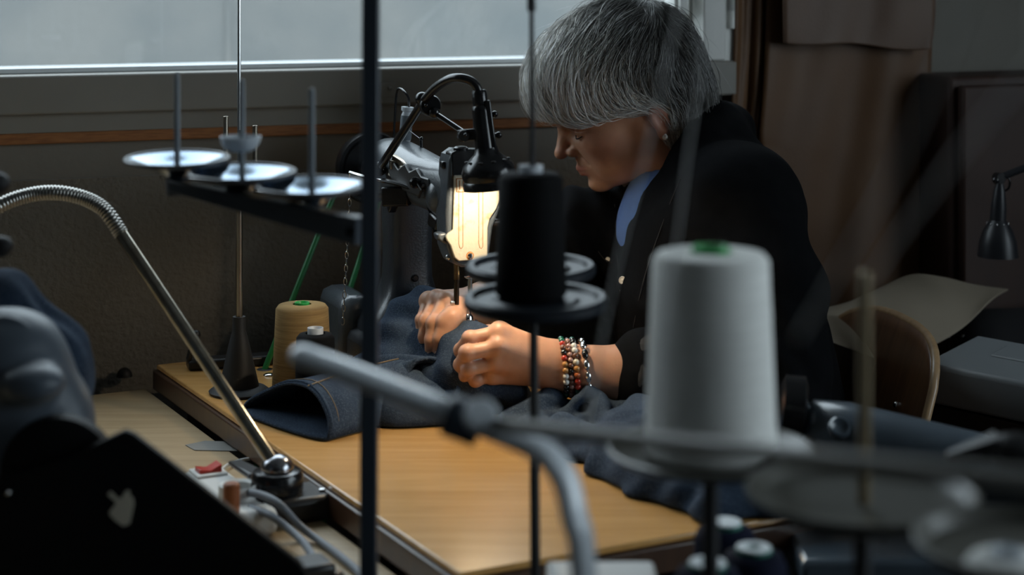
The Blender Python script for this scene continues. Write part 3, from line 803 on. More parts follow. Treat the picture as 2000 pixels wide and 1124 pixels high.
# ================================================================== the woman at the machine
# head frame: X forward (face), Y to her left (camera side), Z up; origin between the ear canals
th, ps, rl = math.radians(28), math.radians(7), math.radians(0)
HF = V((-math.cos(th)*math.cos(ps), -math.cos(th)*math.sin(ps), -math.sin(th)))
HU = V((-math.sin(th)*math.cos(ps), -math.sin(th)*math.sin(ps), math.cos(th)))
HL = HU.cross(HF)
HO = W(1268, 232, 2.25)
HM = np.array([list(HF), list(HL), list(HU)])
def H(x, y, z): return HO + HF*x*0.001 + HL*y*0.001 + HU*z*0.001
def mm(r): return tuple(q*0.001 for q in r) if hasattr(r, '__len__') else r*0.001
person = thing('person', W(1490, 960, 2.26), 'woman with short silver hair in a black hooded jacket, bent over the sewing machine', 'person')

head = SDF()
def E(c, r, k=8, sub=False): head.ell(H(*c), mm(r), HM, k*0.001, sub)
def C(a, b, r1, r2, k=6, sub=False): head.cone(H(*a), H(*b), r1*0.001, r2*0.001, k*0.001, sub)
E((10, 0, 55), (90, 73, 74), 1); E((56, 0, 8), (44, 57, 60), 20); 
for s_ in (-1, 1):
    C((22, 47*s_, -30), (84, 13*s_, -36), 13, 12, 18)
    C((14, 54*s_, 4), (22, 48*s_, -30), 14, 13, 18)
    E((64, 40*s_, 12), (24, 18, 16), 14); E((58, 34*s_, -18), (30, 20, 26), 16)
E((78, 0, -12), (25, 27, 26), 14); E((89, 0, -37), (15, 17, 13.5), 10)
C((93, -24, 49), (93, 24, 49), 8, 8, 14); C((90, 24, 51), (72, 46, 46), 8, 7, 14); C((90, -24, 51), (72, -46, 46), 8, 7, 14)
for s_ in (-1, 1):
    E((99, 31*s_, 33), (15, 17, 10), 9, True)
    E((78, 31*s_, 33), (13.5, 13.5, 12.5), 3)
    C((90.5, 20*s_, 31), (86, 43*s_, 30), 2.2, 2.0, 2.5)
C((96, 0, 44), (113, 0, 18), 6.2, 8.0, 7); E((116, 0, 15), (8.5, 8, 7), 5)
for s_ in (-1, 1):
    E((102, 10.5*s_, 11.5), (9, 6.5, 7), 4); E((107, 5.5*s_, 5.5), (5, 2.8, 3.2), 2, True)
    C((100, 16*s_, 10), (92, 27*s_, -10), 1.5, 1.0, 5, True)
C((105, 0, 3), (105, 0, -8), 2.0, 2.0, 3, True)
for s_ in (-1, 1):
    C((104.0, 2*s_, -11.5), (95.5, 21*s_, -15.5), 4.6, 2.6, 3); C((102.5, 0, -20.5), (95, 19*s_, -17.5), 5.2, 2.8, 3)
    C((112, 0, -15.8), (98, 23*s_, -16.6), 1.2, 0.9, 1.6, True)
    # ear
    head.ell(H(-3, 72*s_, 6), mm((13, 5, 22)), HM, 0.004); head.ell(H(3, 72*s_, -11), mm((7, 4.5, 8)), HM, 0.004)
    head.ell(H(-1, 78*s_, 5), mm((7, 5, 13)), HM, 0.003, True)
C((106, -14, -28), (106, 14, -28), 5, 5, 6, True)
# neck
NB = W(1372, 425, 2.27)
head.cone(W(1302, 250, 2.25), NB, 0.052, 0.060, 0.022)
head.cone(W(1290, 300, 2.22), W(1300, 405, 2.23), 0.022, 0.022, 0.02)

# ---- arms and hands (skin)
def hand(sd, wrist, mcp, pip, dip, tip, thumb, rw=0.021, rm=0.0105, rf=(0.0080, 0.0077, 0.0069, 0.0062), k=0.007):
    pal = sum((Vector(x) for x in mcp), V((0, 0, 0)))/4
    for i in range(4):
        sc = (1.0, 1.04, 0.98, 0.86)[i]
        sd.cone(wrist.lerp(pal, 0.12) + (Vector(mcp[i])-pal)*0.45, mcp[i], rw*0.66, rm*sc, 0.012)
    sd.cone(mcp[0], mcp[3], rm*0.9, rm*0.75, 0.008)
    for i in range(4):
        sc = (1.0, 1.03, 0.98, 0.88)[i]
        f_ = SDF()
        f_.cone(mcp[i], pip[i], rf[0]*sc, rf[1]*sc, 0.003)
        f_.cone(pip[i], dip[i], rf[1]*sc, rf[2]*sc, 0.003)
        f_.cone(dip[i], tip[i], rf[2]*sc, rf[3]*sc, 0.003)
        f_.ell(Vector(pip[i])+KN*0.0010, rf[1]*1.07*sc, None, 0.003)
        sd.ops.append((f_, 0.0012, False, None, None))
        sd.ell(Vector(mcp[i])+KN*0.0042, 0.0076*sc, None, 0.006)
        web = Vector(mcp[i]).lerp(Vector(pip[i]), 0.15)
        sd.ell(web, 0.0070*sc, None, 0.005)
    for i in range(len(thumb)-1):
        sd.cone(thumb[i], thumb[i+1], (0.014, 0.0105, 0.0098, 0.0085)[i], (0.0105, 0.0098, 0.0085, 0.008)[i], 0.008)
handL = SDF()
LW = W(1088, 716, 1.945)
KN = V((-0.35, -0.75, 0.5)).normalized()
Lm = [W(976, 650, 1.925), W(974, 679, 1.915), W(968, 708, 1.918), W(962, 733, 1.930)]
Lp = [W(918, 662, 1.918), W(912, 690, 1.905), W(916, 721, 1.910), W(929, 743, 1.925)]
Ld = [W(899, 684, 1.932), W(899, 713, 1.922), W(906, 737, 1.930), W(926, 753, 1.940)]
Lt = [W(897, 700, 1.950), W(909, 733, 1.945), W(920, 750, 1.950), W(938, 757, 1.955)]
hand(handL, LW, Lm, Lp, Ld, Lt, [W(1055, 690, 1.965), W(1000, 668, 1.985), W(955, 655, 2.000), W(928, 655, 2.005)])
handL.cone(LW, LW.lerp(Lm[1], 0.3), 0.0225, 0.018, 0.014, flat=(KN, 0.8))
LE = W(1500, 762, 1.985)
handL.cone(LW, W(1230, 735, 1.950), 0.0235, 0.0315, 0.012); handL.cone(W(1230, 735, 1.950), LE, 0.0315, 0.040, 0.012)
handR = SDF()
RW = W(948, 592, 2.062)
KN = V((0.1, -0.55, 0.83)).normalized()
Rm = [W(888, 600, 2.000), W(870, 590, 2.008), W(852, 586, 2.020), W(836, 589, 2.035)]
Rp = [W(866, 630, 1.972), W(847, 632, 1.978), W(832, 628, 1.992), W(824, 626, 2.012)]
Rd = [W(858, 662, 1.968), W(842, 664, 1.974), W(829, 658, 1.988), W(822, 650, 2.010)]
Rt = [W(855, 689, 1.974), W(841, 689, 1.980), W(831, 678, 1.994), W(825, 668, 2.014)]
hand(handR, RW, Rm, Rp, Rd, Rt, [W(935, 604, 2.035), W(905, 608, 1.998), W(884, 620, 1.975), W(876, 650, 1.970)])
RE = W(1135, 468, 2.25)
handR.cone(RW, RW.lerp(RE, 0.4), 0.023, 0.030, 0.012); handR.cone(RW.lerp(RE, 0.4), RE, 0.030, 0.038, 0.012)

# ---- body under the clothes (coarse) and seated legs
bodyS = SDF()
CH = W(1400, 470, 2.27); PV = W(1490, 930, 2.26)
for dy in (-0.075, 0.075):
    bodyS.cone(CH+V((0, dy, 0)), PV+V((0, dy, 0)), 0.085, 0.10, 0.05)
SL, SR = W(1450, 410, 2.09), W(1330, 430, 2.43)
bodyS.cone(SL, LE, 0.042, 0.038, 0.03); bodyS.cone(SR, RE, 0.042, 0.036, 0.03); bodyS.cone(CH, NB, 0.08, 0.055, 0.04)
bodyS.cone(LE, LE.lerp(LW, 0.3), 0.038, 0.036, 0.02); bodyS.cone(RE, RE.lerp(RW, 0.4), 0.036, 0.03, 0.02)
SEATZ = PV.z - 0.10
for s_ in (-1, 1):
    hp_ = PV + V((0, 0.085*s_, -0.01)); kn = V((hp_.x-0.36, hp_.y + 0.05*s_, hp_.z-0.01)); an = V((kn.x-0.02, kn.y, 0.075)); toe = V((an.x-0.15, an.y+0.02*s_, 0.03))
    bodyS.cone(hp_, kn, 0.085, 0.058, 0.03); bodyS.cone(kn, an, 0.055, 0.036, 0.02); bodyS.cone(V((an.x+0.03, an.y, 0.035)), toe, 0.035, 0.028, 0.02)

def skin_tint(v):
    q = (v-_n(HO))@HM.T*1000
    base = np.array([0.50, 0.265, 0.165])[None, :].repeat(len(v), 0)
    def spot(c, r, col, w):
        d = np.linalg.norm((q-np.array(c))/np.array(r), axis=1); t = np.clip(1.4-d, 0, 1)[:, None]*w
        return t, np.array(col)
    for c, r, col, w in (((104, 0, -11.5), (7, 24, 4.2), (0.46, 0.15, 0.12), 0.8), ((103, 0, -20), (7, 22, 5.2), (0.50, 0.17, 0.13), 0.8),
                         ((70, 46, 6), (26, 24, 20), (0.50, 0.21, 0.135), 0.6), ((113, 0, 15), (12, 12, 10), (0.50, 0.20, 0.135), 0.6), ((-6, 74, 6), (20, 10, 30), (0.50, 0.20, 0.14), 0.7)):
        t, cc = spot(c, r, col, w); base = base*(1-t)+cc*t
    for tp in Lp+Lt+Rp+Rt+Rm+Lm:
        d = np.linalg.norm(v-_n(tp), axis=1); t = np.clip(1-d/0.011, 0, 1)[:, None]*0.45; base = base*(1-t)+np.array([0.56, 0.24, 0.15])*t
    return base
def skin_material():
    m_ = bpy.data.materials.new('skin'); m_.use_nodes = True
    nt = m_.node_tree; p = nt.nodes['Principled BSDF']; L = nt.links.new
    a = nt.nodes.new('ShaderNodeVertexColor'); a.layer_name = 'tint'
    tc = nt.nodes.new('ShaderNodeTexCoord'); nz = nt.nodes.new('ShaderNodeTexNoise'); nz.inputs['Scale'].default_value = 90; nz.inputs['Detail'].default_value = 5
    mr = nt.nodes.new('ShaderNodeMapRange'); mr.inputs['To Min'].default_value = 0.84; mr.inputs['To Max'].default_value = 1.12
    mx = nt.nodes.new('ShaderNodeVectorMath'); mx.operation = 'SCALE'
    L(tc.outputs['Object'], nz.inputs['Vector']); L(nz.outputs['Fac'], mr.inputs['Value']); L(a.outputs['Color'], mx.inputs[0]); L(mr.outputs['Result'], mx.inputs['Scale']); L(mx.outputs[0], p.inputs['Base Color'])
    p.inputs['Roughness'].default_value = 0.46; p.inputs['Specular IOR Level'].default_value = 0.4
    p.inputs['Subsurface Weight'].default_value = 0.25; p.inputs['Subsurface Radius'].default_value = (1.0, 0.35, 0.2); p.inputs['Subsurface Scale'].default_value = 0.004
    n2 = nt.nodes.new('ShaderNodeTexNoise'); n2.inputs['Scale'].default_value = 700; bp = nt.nodes.new('ShaderNodeBump'); bp.inputs['Strength'].default_value = 0.12; bp.inputs['Distance'].default_value = 0.0006
    L(tc.outputs['Object'], n2.inputs['Vector']); L(n2.outputs['Fac'], bp.inputs['Height']); L(bp.outputs[0], p.inputs['Normal'])
    return m_
M_SKIN = skin_material()
vs, fs, off = [], [], 0
handL.plane(W(1400, 750, 1.96), (1, 0, 0)); handR.plane(W(1060, 510, 2.15), (1, 0.5, 0.3))
for sd, lo, hi, h in ((head, *bounds(H(130, -85, -70), H(-95, 85, 140), NB, H(120, 85, -60), H(-90, -85, 140), pad=0.03), 0.0019),
                      (handL, *bounds(*Lm, *Lt, W(1400, 762, 1.975), W(1000, 668, 1.99), pad=0.045), 0.00135),
                      (handR, *bounds(*Rm, *Rt, W(1060, 510, 2.15), W(1060, 460, 2.2), pad=0.03), 0.00135),
                      (bodyS, *bounds(CH, PV, SL, SR, LE, RE, NB, V((PV.x-0.55, PV.y-0.2, 0.0)), V((PV.x, PV.y+0.2, 0.0)), pad=0.13), 0.012)):
    v_, f_ = polygonise(sd, lo, hi, h)
    vs.append(v_); fs.append(f_+off); off += len(v_)
vs = np.concatenate(vs); fs = np.concatenate(fs)
body = np_mesh('body', vs, fs, M_SKIN, person, color=skin_tint(vs))

# lashes and fingernails
M_LASH = mat('lashes', (0.012, 0.009, 0.008), 0.6)
for s_ in (-1, 1):
    m = MB(); m.tube(catmull([H(91.5, 20*s_, 29), H(93.5, 27*s_, 27.0), H(92.5, 34*s_, 26.6), H(87.5, 43*s_, 28)], 4), [0.0006]*4+[0.001]*6+[0.0007]*3, 6); m.build('eyelashes', M_LASH, person)
M_NAIL = mat('nail', (0.62, 0.40, 0.31), 0.3)
for a_, b_ in ((Rd[0], Rt[0]), (Rd[1], Rt[1])):
    ax = (b_-a_).normalized(); nrm = V((0.05, -1, 0.1)); nrm = (nrm-ax*nrm.dot(ax)).normalized(); sx = ax.cross(nrm)
    m = MB(); m.ball(b_ + nrm*0.0056 - ax*0.001, (0.0042, 0.0056, 0.0018), 14, 8, sx, ax, nrm); m.build('fingernail', M_NAIL, person, smooth=180)

# ---- clothes
M_JACKET = mat('black_cotton', (0.0030, 0.0033, 0.0040), 0.9, col2=(0.0045, 0.0047, 0.0055), nscale=60, bump=0.3, bscale=900, bdist=0.0006, spec=0.06)
M_CUFF = mat('black_denim', (0.030, 0.030, 0.031), 0.85, col2=(0.018, 0.018, 0.019), nscale=160, bump=0.4, bscale=700, bdist=0.0008, spec=0.2)
M_SHIRT = mat('blue_jersey', (0.06, 0.13, 0.33), 0.85, col2=(0.045, 0.10, 0.26), nscale=250, bump=0.3, bscale=900, bdist=0.0006, sheen=0.1)
jk = SDF()
JP = W(1490, 900, 2.26)
for dy in (-0.085, 0.085):
    jk.cone(W(1412, 455, 2.26+dy), W(1446, 700, 2.26+dy), 0.100, 0.100, 0.05); jk.cone(W(1446, 700, 2.26+dy), V((JP.x, JP.y+dy, JP.z)), 0.100, 0.112, 0.04)
jk.cone(W(1400, 410, 2.20), SL, 0.075, 0.066, 0.05); jk.cone(W(1385, 420, 2.32), SR, 0.075, 0.064, 0.05)
jk.chain([SL, SL.lerp(LE, 0.5)+V((0.012, 0, 0)), LE], [0.068, 0.061, 0.060], 0.035)
jk.chain([LE, LE.lerp(LW, 0.35), W(1262, 735, 1.952)], [0.060, 0.054, 0.047], 0.03)
jk.chain([SR, SR.lerp(RE, 0.5), RE], [0.066, 0.060, 0.056], 0.03)
jk.chain([RE, RE.lerp(RW, 0.4), RE.lerp(RW, 0.80)], [0.056, 0.046, 0.035], 0.025)
# open front panels that hang from the chest
jk.chain([W(1262, 405, 2.27), W(1248, 500, 2.22), W(1262, 640, 2.18), W(1275, 760, 2.16)], [0.040, 0.030, 0.026, 0.028], 0.03)
jk.chain([W(1340, 385, 2.17), W(1330, 480, 2.11), W(1325, 600, 2.09), W(1330, 740, 2.09)], [0.030, 0.045, 0.052, 0.055], 0.04)
jk.cone(W(1400, 560, 2.15), W(1400, 700, 2.13), 0.09, 0.09, 0.06)
# hood and collar
jk.chain([W(1352, 345, 2.175), W(1376, 275, 2.17), W(1402, 238, 2.22), W(1404, 240, 2.32), W(1355, 300, 2.36), W(1285, 375, 2.34)], [0.016, 0.024, 0.026, 0.026, 0.024, 0.016], 0.014)
jk.chain([W(1390, 335, 2.16), W(1410, 275, 2.20), W(1412, 277, 2.30), W(1385, 335, 2.36)], [0.040, 0.028, 0.028, 0.040], 0.03)
jk.cone(W(1390, 350, 2.26), W(1412, 295, 2.27), 0.05, 0.03, 0.03)
# neck opening and the gap that shows the shirt
jk.chain([W(1285, 215, 2.24), W(1335, 335, 2.24), W(1345, 395, 2.245)], [0.055, 0.052, 0.050], 0.012, True)
jk.chain([W(1300, 350, 2.19), W(1284, 410, 2.165), W(1268, 470, 2.14), W(1254, 535, 2.12)], [0.042, 0.024, 0.015, 0.003], 0.008, True)
jk.displace(wob(36, 0.0040, 3)); jk.displace(wob(85, 0.0018, 4))
def sleeve_creases(p):
    d = np.exp(-((np.linalg.norm((p-_n(LE))*np.array([1, 1, 1]), axis=1))/0.11)**2)
    e = np.exp(-((np.linalg.norm(p-_n(RE), axis=1))/0.10)**2)
    return (d+e)*0.0032*np.sin(p[:, 0]*170 + p[:, 2]*120 + 3*np.sin(p[:, 1]*30))
jk.displace(sleeve_creases)
jl, jh = bounds(W(1450, 190, 2.25), JP, SL, SR, LE, RE, RE.lerp(RW, 0.66), W(1262, 735, 1.952), pad=0.07)
jh[0] += 0.08; jl[2] = JP.z-0.12
jacket = sdf_obj('jacket', jk, jl, jh, 0.0038, M_JACKET, person, 2)
# T-shirt
ts = SDF()
for dy in (-0.07, 0.07):
    ts.cone(W(1405, 470, 2.26+dy), W(1490, 720, 2.26+dy), 0.092, 0.10, 0.05)
ts.chain([W(1340, 395, 2.245), W(1330, 420, 2.22), W(1310, 480, 2.20), W(1300, 560, 2.19)], [0.056, 0.066, 0.060, 0.055], 0.03)
ts.cone(W(1285, 215, 2.24), W(1338, 372, 2.243), 0.052, 0.0575, 0.004, True)
ts.displace(wob(70, 0.0012, 9))
tl, th_ = bounds(W(1240, 360, 2.1), W(1330, 620, 2.3), W(1420, 400, 2.3), pad=0.05)
shirt = sdf_obj('t_shirt', ts, tl, th_, 0.0035, M_SHIRT, person, 2)
m = MB(); ring = [ts.hit(px_, py_) + V((0, -0.0005, 0)) for px_, py_ in ((1267, 372), (1280, 378), (1295, 381), (1310, 381))]
m.tube(catmull([p + V((0, 0, -0.006)) for p in ring], 4), 0.0008, 6); m.build('collar_seam', M_SHIRT, shirt)
# turned-back cuff of the near sleeve
cuff = SDF(); ca, cb = W(1236, 735, 1.951), W(1285, 738, 1.953)
cax = (cb-ca).normalized()
cuff.cone(ca, cb, 0.046, 0.052, 0.01); cuff.cone(ca-cax*0.06, cb, 0.039, 0.043, 0.004, True); cuff.plane(ca, -cax, 0.004); cuff.plane(cb, cax, 0.004)
cuff.displace(wob(70, 0.0028, 12)); cuff.displace(wob(180, 0.0010, 13))
sdf_obj('cuff', cuff, *bounds(ca, cb, pad=0.075), 0.0026, M_CUFF, jacket, 2)
# seams, snaps
def on_jacket(pts, lift=0.0006):
    out = []
    for a, b in pts:
        q = jk.hit(a, b); g = jk.grad(np.array([tuple(q)]))[0]; out.append(q + Vector(g)*lift)
    return out
for pts in ([(1200, 400), (1203, 450), (1207, 510), (1212, 570)], [(1330, 350), (1312, 392), (1292, 445), (1266, 520), (1250, 580), (1238, 640)], [(1168, 492), (1180, 507), (1196, 514)]):
    q = on_jacket([(a, b) for a, b in pts])
    m = MB(); m.tube(catmull(q, 4), 0.0007, 6); m.build('seam', M_CUFF, jacket)
M_PEARL = mat('pearl_snap', (0.72, 0.68, 0.60), 0.25, coat=0.5)
for a, b, r in ((1222, 360, 0.0042), (1216, 548, 0.0046), (1187, 507, 0.003)):
    q = jk.hit(a, b); g = Vector(jk.grad(np.array([tuple(q)]))[0]); g = (g*0.4 + (V((0, 0, ZC))-q).normalized()*0.6).normalized()
    m = MB(); m.lathe([(r, -0.003), (r, 0.0012), (r*0.82, 0.0022), (r*0.7, 0.0016), (0, 0.0016)], q, g, 20); sn = m.build('snap', M_PEARL, jacket)
    m = MB(); m.lathe([(r*0.3, 0.001), (r*0.3, 0.0022), (0, 0.0026)], q, g, 12); m.build('snap_stud', M_PEARL, sn)
# trousers
M_TROUSER = mat('dark_trousers', (0.012, 0.014, 0.02), 0.85)
tr = SDF()
for s_ in (-1, 1):
    hp_ = PV + V((0, 0.085*s_, -0.01)); kn = V((hp_.x-0.36, hp_.y+0.05*s_, hp_.z-0.01)); an = V((kn.x-0.02, kn.y, 0.085))
    tr.cone(hp_, kn, 0.096, 0.070, 0.03); tr.cone(kn, an, 0.068, 0.056, 0.02)
tr.cone(PV+V((0, -0.08, 0)), PV+V((0, 0.08, 0)), 0.11, 0.11, 0.03); tr.plane(V((0, 0, 0.09)), (0, 0, -1)); tr.plane(PV+V((0, 0, 0.07)), (0, 0, 1))
sdf_obj('trousers', tr, *bounds(PV, V((PV.x-0.45, PV.y-0.2, 0.08)), V((PV.x, PV.y+0.2, 0.1)), pad=0.12), 0.009, M_TROUSER, person, 1)

# ---- hair
hair = SDF()
hair.ell(H(8, 0, 76), mm((102, 86, 82)), HM, 0.001)
hair.ell(H(66, 4, 92), mm((52, 66, 46)), HM, 0.03); hair.ell(H(-44, 0, 22), mm((44, 74, 66)), HM, 0.03); hair.ell(H(-34, 0, -22), mm((30, 56, 32)), HM, 0.02)
hair.ell(H(88, 0, 62), mm((26, 58, 34)), HM, 0.02)
# cut away face and ear
for s_ in (-1, 1):
    hair.ell(H(-22, 50*s_, -16), mm((26, 27, 33)), HM, 0.012)
    hair.ell(H(64, 68*s_, -10), mm((58, 42, 50)), HM, 0.006, True)
    hair.ell(H(8, 92*s_, -8), mm((16, 24, 19)), HM, 0.005, True)
hair.ell(H(116, 0, 15), mm((50, 80, 58)), HM, 0.006, True); hair.ell(H(52, 0, -50), mm((50, 60, 38)), HM, 0.01, True)
GPX = [[(1190, 0), (1130, 30), (1080, 80), (1045, 130), (1040, 180), (1070, 225), (1110, 245)], [(1220, 5), (1160, 50), (1110, 110), (1085, 170), (1100, 220), (1150, 240)],
       [(1240, 10), (1190, 70), (1150, 130), (1140, 180), (1170, 215), (1230, 212)], [(1255, 15), (1230, 80), (1200, 140), (1210, 180), (1262, 200), (1290, 232)],
       [(1270, 20), (1280, 90), (1270, 150), (1290, 200), (1310, 250), (1305, 290)], [(1290, 20), (1330, 90), (1345, 150), (1345, 210), (1330, 260), (1310, 290)],
       [(1310, 30), (1355, 100), (1375, 160), (1375, 210), (1350, 260)], [(1150, 10), (1090, 50), (1040, 100), (1018, 150), (1030, 200), (1060, 228)]]
gp, gd = [], []
for g in GPX:
    q = catmull([V((a, b, 0)) for a, b in g], 5)
    l = []
    for p in q:
        dx, dy = p.x-1268, p.y-232; s1 = 0.63
        l.append(((-dx*math.cos(th)+dy*math.sin(th))*s1, (-dx*math.sin(th)-dy*math.cos(th))*s1))
    for i in range(len(l)-1):
        d = np.array(l[i+1])-np.array(l[i]); n_ = np.linalg.norm(d)
        if n_ > 1e-6: gp.append(l[i]); gd.append(d/n_)
gp, gd = np.array(gp), np.array(gd)
def flow(q):
    """hair direction at head coordinates q (mm)"""
    d2 = ((q[:, None, [0, 2]]-gp[None])**2).sum(2)+30
    w = 1/d2**1.6; v2 = (w[:, :, None]*gd[None]).sum(1)/w.sum(1)[:, None]
    out = np.zeros((len(q), 3)); out[:, 0] = v2[:, 0]; out[:, 2] = v2[:, 1]
    up = np.clip((q[:, 2]-95)/60, 0, 1); out[:, 1] = np.sign(q[:, 1])*up*0.8      # over the crown the hair falls to both sides
    return out
def to_local(p): return (p-_n(HO))@HM.T*1000
def to_world(q): return q@HM*0.001+_n(HO)
hv, hf = polygonise(hair, *bounds(H(130, -95, -60), H(-100, 95, 170), H(130, 95, 170), H(-100, -95, -60), pad=0.02), 0.0034)
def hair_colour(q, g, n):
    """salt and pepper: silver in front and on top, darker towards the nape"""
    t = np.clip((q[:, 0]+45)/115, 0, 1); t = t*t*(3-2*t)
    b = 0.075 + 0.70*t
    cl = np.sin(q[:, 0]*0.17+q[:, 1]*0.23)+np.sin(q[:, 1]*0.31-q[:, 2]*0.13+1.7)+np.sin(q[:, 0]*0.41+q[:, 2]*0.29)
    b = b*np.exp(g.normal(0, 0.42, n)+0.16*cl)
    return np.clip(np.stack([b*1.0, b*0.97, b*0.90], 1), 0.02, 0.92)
def hair_material(name, rough):
    m_ = bpy.data.materials.new(name); m_.use_nodes = True
    nt = m_.node_tree; p = nt.nodes['Principled BSDF']
    a = nt.nodes.new('ShaderNodeVertexColor'); a.layer_name = 'tint'
    nt.links.new(a.outputs['Color'], p.inputs['Base Color']); p.inputs['Roughness'].default_value = rough; p.inputs['Specular IOR Level'].default_value = 0.55
    return m_
M_HAIR = hair_material('silver_hair', 0.36); M_HAIRCAP = hair_material('hair_undercoat', 0.7)
hq = to_local(hv); g5 = np.random.default_rng(5)
inner = hv - hair.grad(hv)*0.003
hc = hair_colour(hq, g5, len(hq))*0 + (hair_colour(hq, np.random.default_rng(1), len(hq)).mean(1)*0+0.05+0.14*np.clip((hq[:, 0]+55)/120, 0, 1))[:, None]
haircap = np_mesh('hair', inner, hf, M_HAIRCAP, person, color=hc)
# strands
NS, ST = 17000, 18
pick = g5.choice(len(hv), NS*2)
q = hq[pick]
keep = (q[:, 2] > -46) & ((q[:, 1] > -40) | (q[:, 2] > 60) | (g5.uniform(size=len(q)) < 0.35))
p = hv[pick][keep][:NS] + g5.normal(0, 0.0012, (min(NS, keep.sum()), 3)); n_s = len(p)
lumps = np.sin(to_local(p)[:, 0]*0.13+to_local(p)[:, 1]*0.19)*np.sin(to_local(p)[:, 2]*0.11-to_local(p)[:, 1]*0.17+0.6)
lift = g5.gamma(1.5, 0.0014, n_s) + 0.0022*np.clip(lumps, 0, 1); step = g5.uniform(0.0028, 0.0052, n_s)
jit = g5.normal(0, 0.16, (n_s, 3)); root = to_local(p)
path = []
for i in range(ST):
    for _ in range(2):
        d = hair(p); gr = hair.grad(p); p = p - gr*(d-lift*(0.4+0.6*math.sin(math.pi*i/(ST-1)))-0.0002)[:, None]
    path.append(p.copy())
    dv = flow(to_local(p)); ql = to_local(p)
    wv = 0.22*np.sin(ql[:, [2]]*0.09 + root[:, [1]]*0.2)*np.array([[1, 0, 0.3]])
    dv = (dv + jit + wv)@HM
    dv = dv - gr*(dv*gr).sum(1)[:, None]; dv /= np.linalg.norm(dv, axis=1)[:, None]+1e-9
    p = p + dv*step[:, None]
path = np.stack(path, 1); lp = to_local(path.reshape(-1, 3)).reshape(path.shape)
bad = ((lp[..., 0] > 14) & (lp[..., 2] < 9+0.33*lp[..., 0])).any(1); path = path[~bad]; root = root[~bad]; n_s = len(path)                                  # strands, steps, 3
def strand_mesh(name, path, rad, col, parent):
    n_, s_, _ = path.shape
    t = np.gradient(path, axis=1); t /= np.linalg.norm(t, axis=2, keepdims=True)+1e-9
    up = np.array([0.31, 0.57, 0.76]); a = np.cross(t, up); a /= np.linalg.norm(a, axis=2, keepdims=True)+1e-9; b = np.cross(t, a)
    prof = np.clip(np.sin(np.linspace(0.25, math.pi-0.05, s_)), 0.12, 1)[None, :, None]*rad[:, None, None]
    ring = np.stack([path + (a*math.cos(k*2.0944)+b*math.sin(k*2.0944))*prof for k in range(3)], 2)
    v = ring.reshape(-1, 3)
    base = (np.arange(n_)[:, None]*s_+np.arange(s_-1)[None])*3
    f = []
    for k in range(3):
        l = (k+1) % 3; f.append(np.stack([base+k, base+l, base+3+l, base+3+k], -1).reshape(-1, 4))
    c = np.repeat(col, s_*3, 0)
    return np_mesh(name, v, np.concatenate(f), M_HAIR, parent, color=c)
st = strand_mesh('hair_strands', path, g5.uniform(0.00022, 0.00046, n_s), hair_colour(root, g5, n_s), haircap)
st['kind'] = 'stuff'
# a few flyaway hairs
nf = 260
fi = g5.choice(n_s, nf); fp_ = path[fi].copy()
gr = hair.grad(fp_[:, 0]); side = g5.normal(0, 1, (nf, 3))
ramp = np.linspace(0, 1, ST)[None, :, None]**1.6
fp_ = fp_ + (gr*g5.uniform(0.003, 0.016, (nf, 1)) + side*0.006)[:, None]*ramp
fy = strand_mesh('flyaway_hair', fp_, np.full(nf, 0.00014), np.full((nf, 3), 0.55), haircap); fy['kind'] = 'stuff'

# ---- earring and bracelets
ear = MB(); ec = H(4, 79, -15); ear.ball(ec, 0.0036, 16, 10); ear.ball(ec+V((0, -0.003, 0.003)), 0.0018, 10, 6)
tag(ear.build('earring', mat('pearl', (0.75, 0.70, 0.66), 0.15, coat=1.0), None, smooth=180), 'tiny pearl stud earring in the woman\'s ear lobe', 'earring')
bead_me = MB(); bead_me.ball((0, 0, 0), 1.0, 14, 9)
def bracelet(cpx, ctilt, r_arm, bead_r, cols, label, group=None, oval=1.0, name='bracelet'):
    c0 = cpx; ax = (W(1230, 735, 1.95)-LW).normalized()
    ax = (ax + ctilt).normalized()
    x, y, _ = frame_of(ax)
    r = r_arm + bead_r*0.95
    n_ = max(8, int(2*math.pi*r/(2*bead_r*oval*0.99)))
    t_ = thing(name, c0, label, 'bracelet', group)
    m = MB(); m.tube([c0 + (x*math.cos(2*math.pi*k/40)+y*math.sin(2*math.pi*k/40))*r for k in range(40)], 0.0005, 5, closed=True); m.build('cord', M_BLACKMATT, t_)
    cache = {}
    for k in range(n_):
        a_ = 2*math.pi*k/n_; c = c0 + (x*math.cos(a_)+y*math.sin(a_))*r
        mt = cols[k % len(cols)] if not callable(cols) else cols(k)
        key = (mt.name, k if oval != 1.0 else 0)
        if key not in cache:
            tg = (-x*math.sin(a_)+y*math.cos(a_)); rr = (x*math.cos(a_)+y*math.sin(a_))
            b_ = MB(); b_.ball(c, (bead_r, bead_r*oval, bead_r), 14, 9, rr, tg, ax); o = b_.build('bead', mt, t_, smooth=180, origin=c); cache[key] = o.data
        else:
            o = bpy.data.objects.new('bead', cache[key]); COL.objects.link(o); parent_to(o, t_, c)
    return t_
gl = dict(rough=0.12, coat=0.6)
BR = {n: mat('bead_'+n, c, **gl) for n, c in dict(red=(0.42, 0.03, 0.015), orange=(0.40, 0.10, 0.03), green=(0.01, 0.09, 0.055), black=(0.006, 0.006, 0.006), white=(0.72, 0.70, 0.64), amber=(0.42, 0.20, 0.06), brown=(0.14, 0.06, 0.035), pink=(0.36, 0.20, 0.17), cream=(0.62, 0.56, 0.44)).items()}
seqA = ['red', 'amber', 'amber', 'white', 'white', 'black', 'black', 'green', 'green', 'red', 'brown', 'black']
seqB = ['pink', 'brown', 'pink', 'brown', 'pink', 'pink', 'brown', 'black']
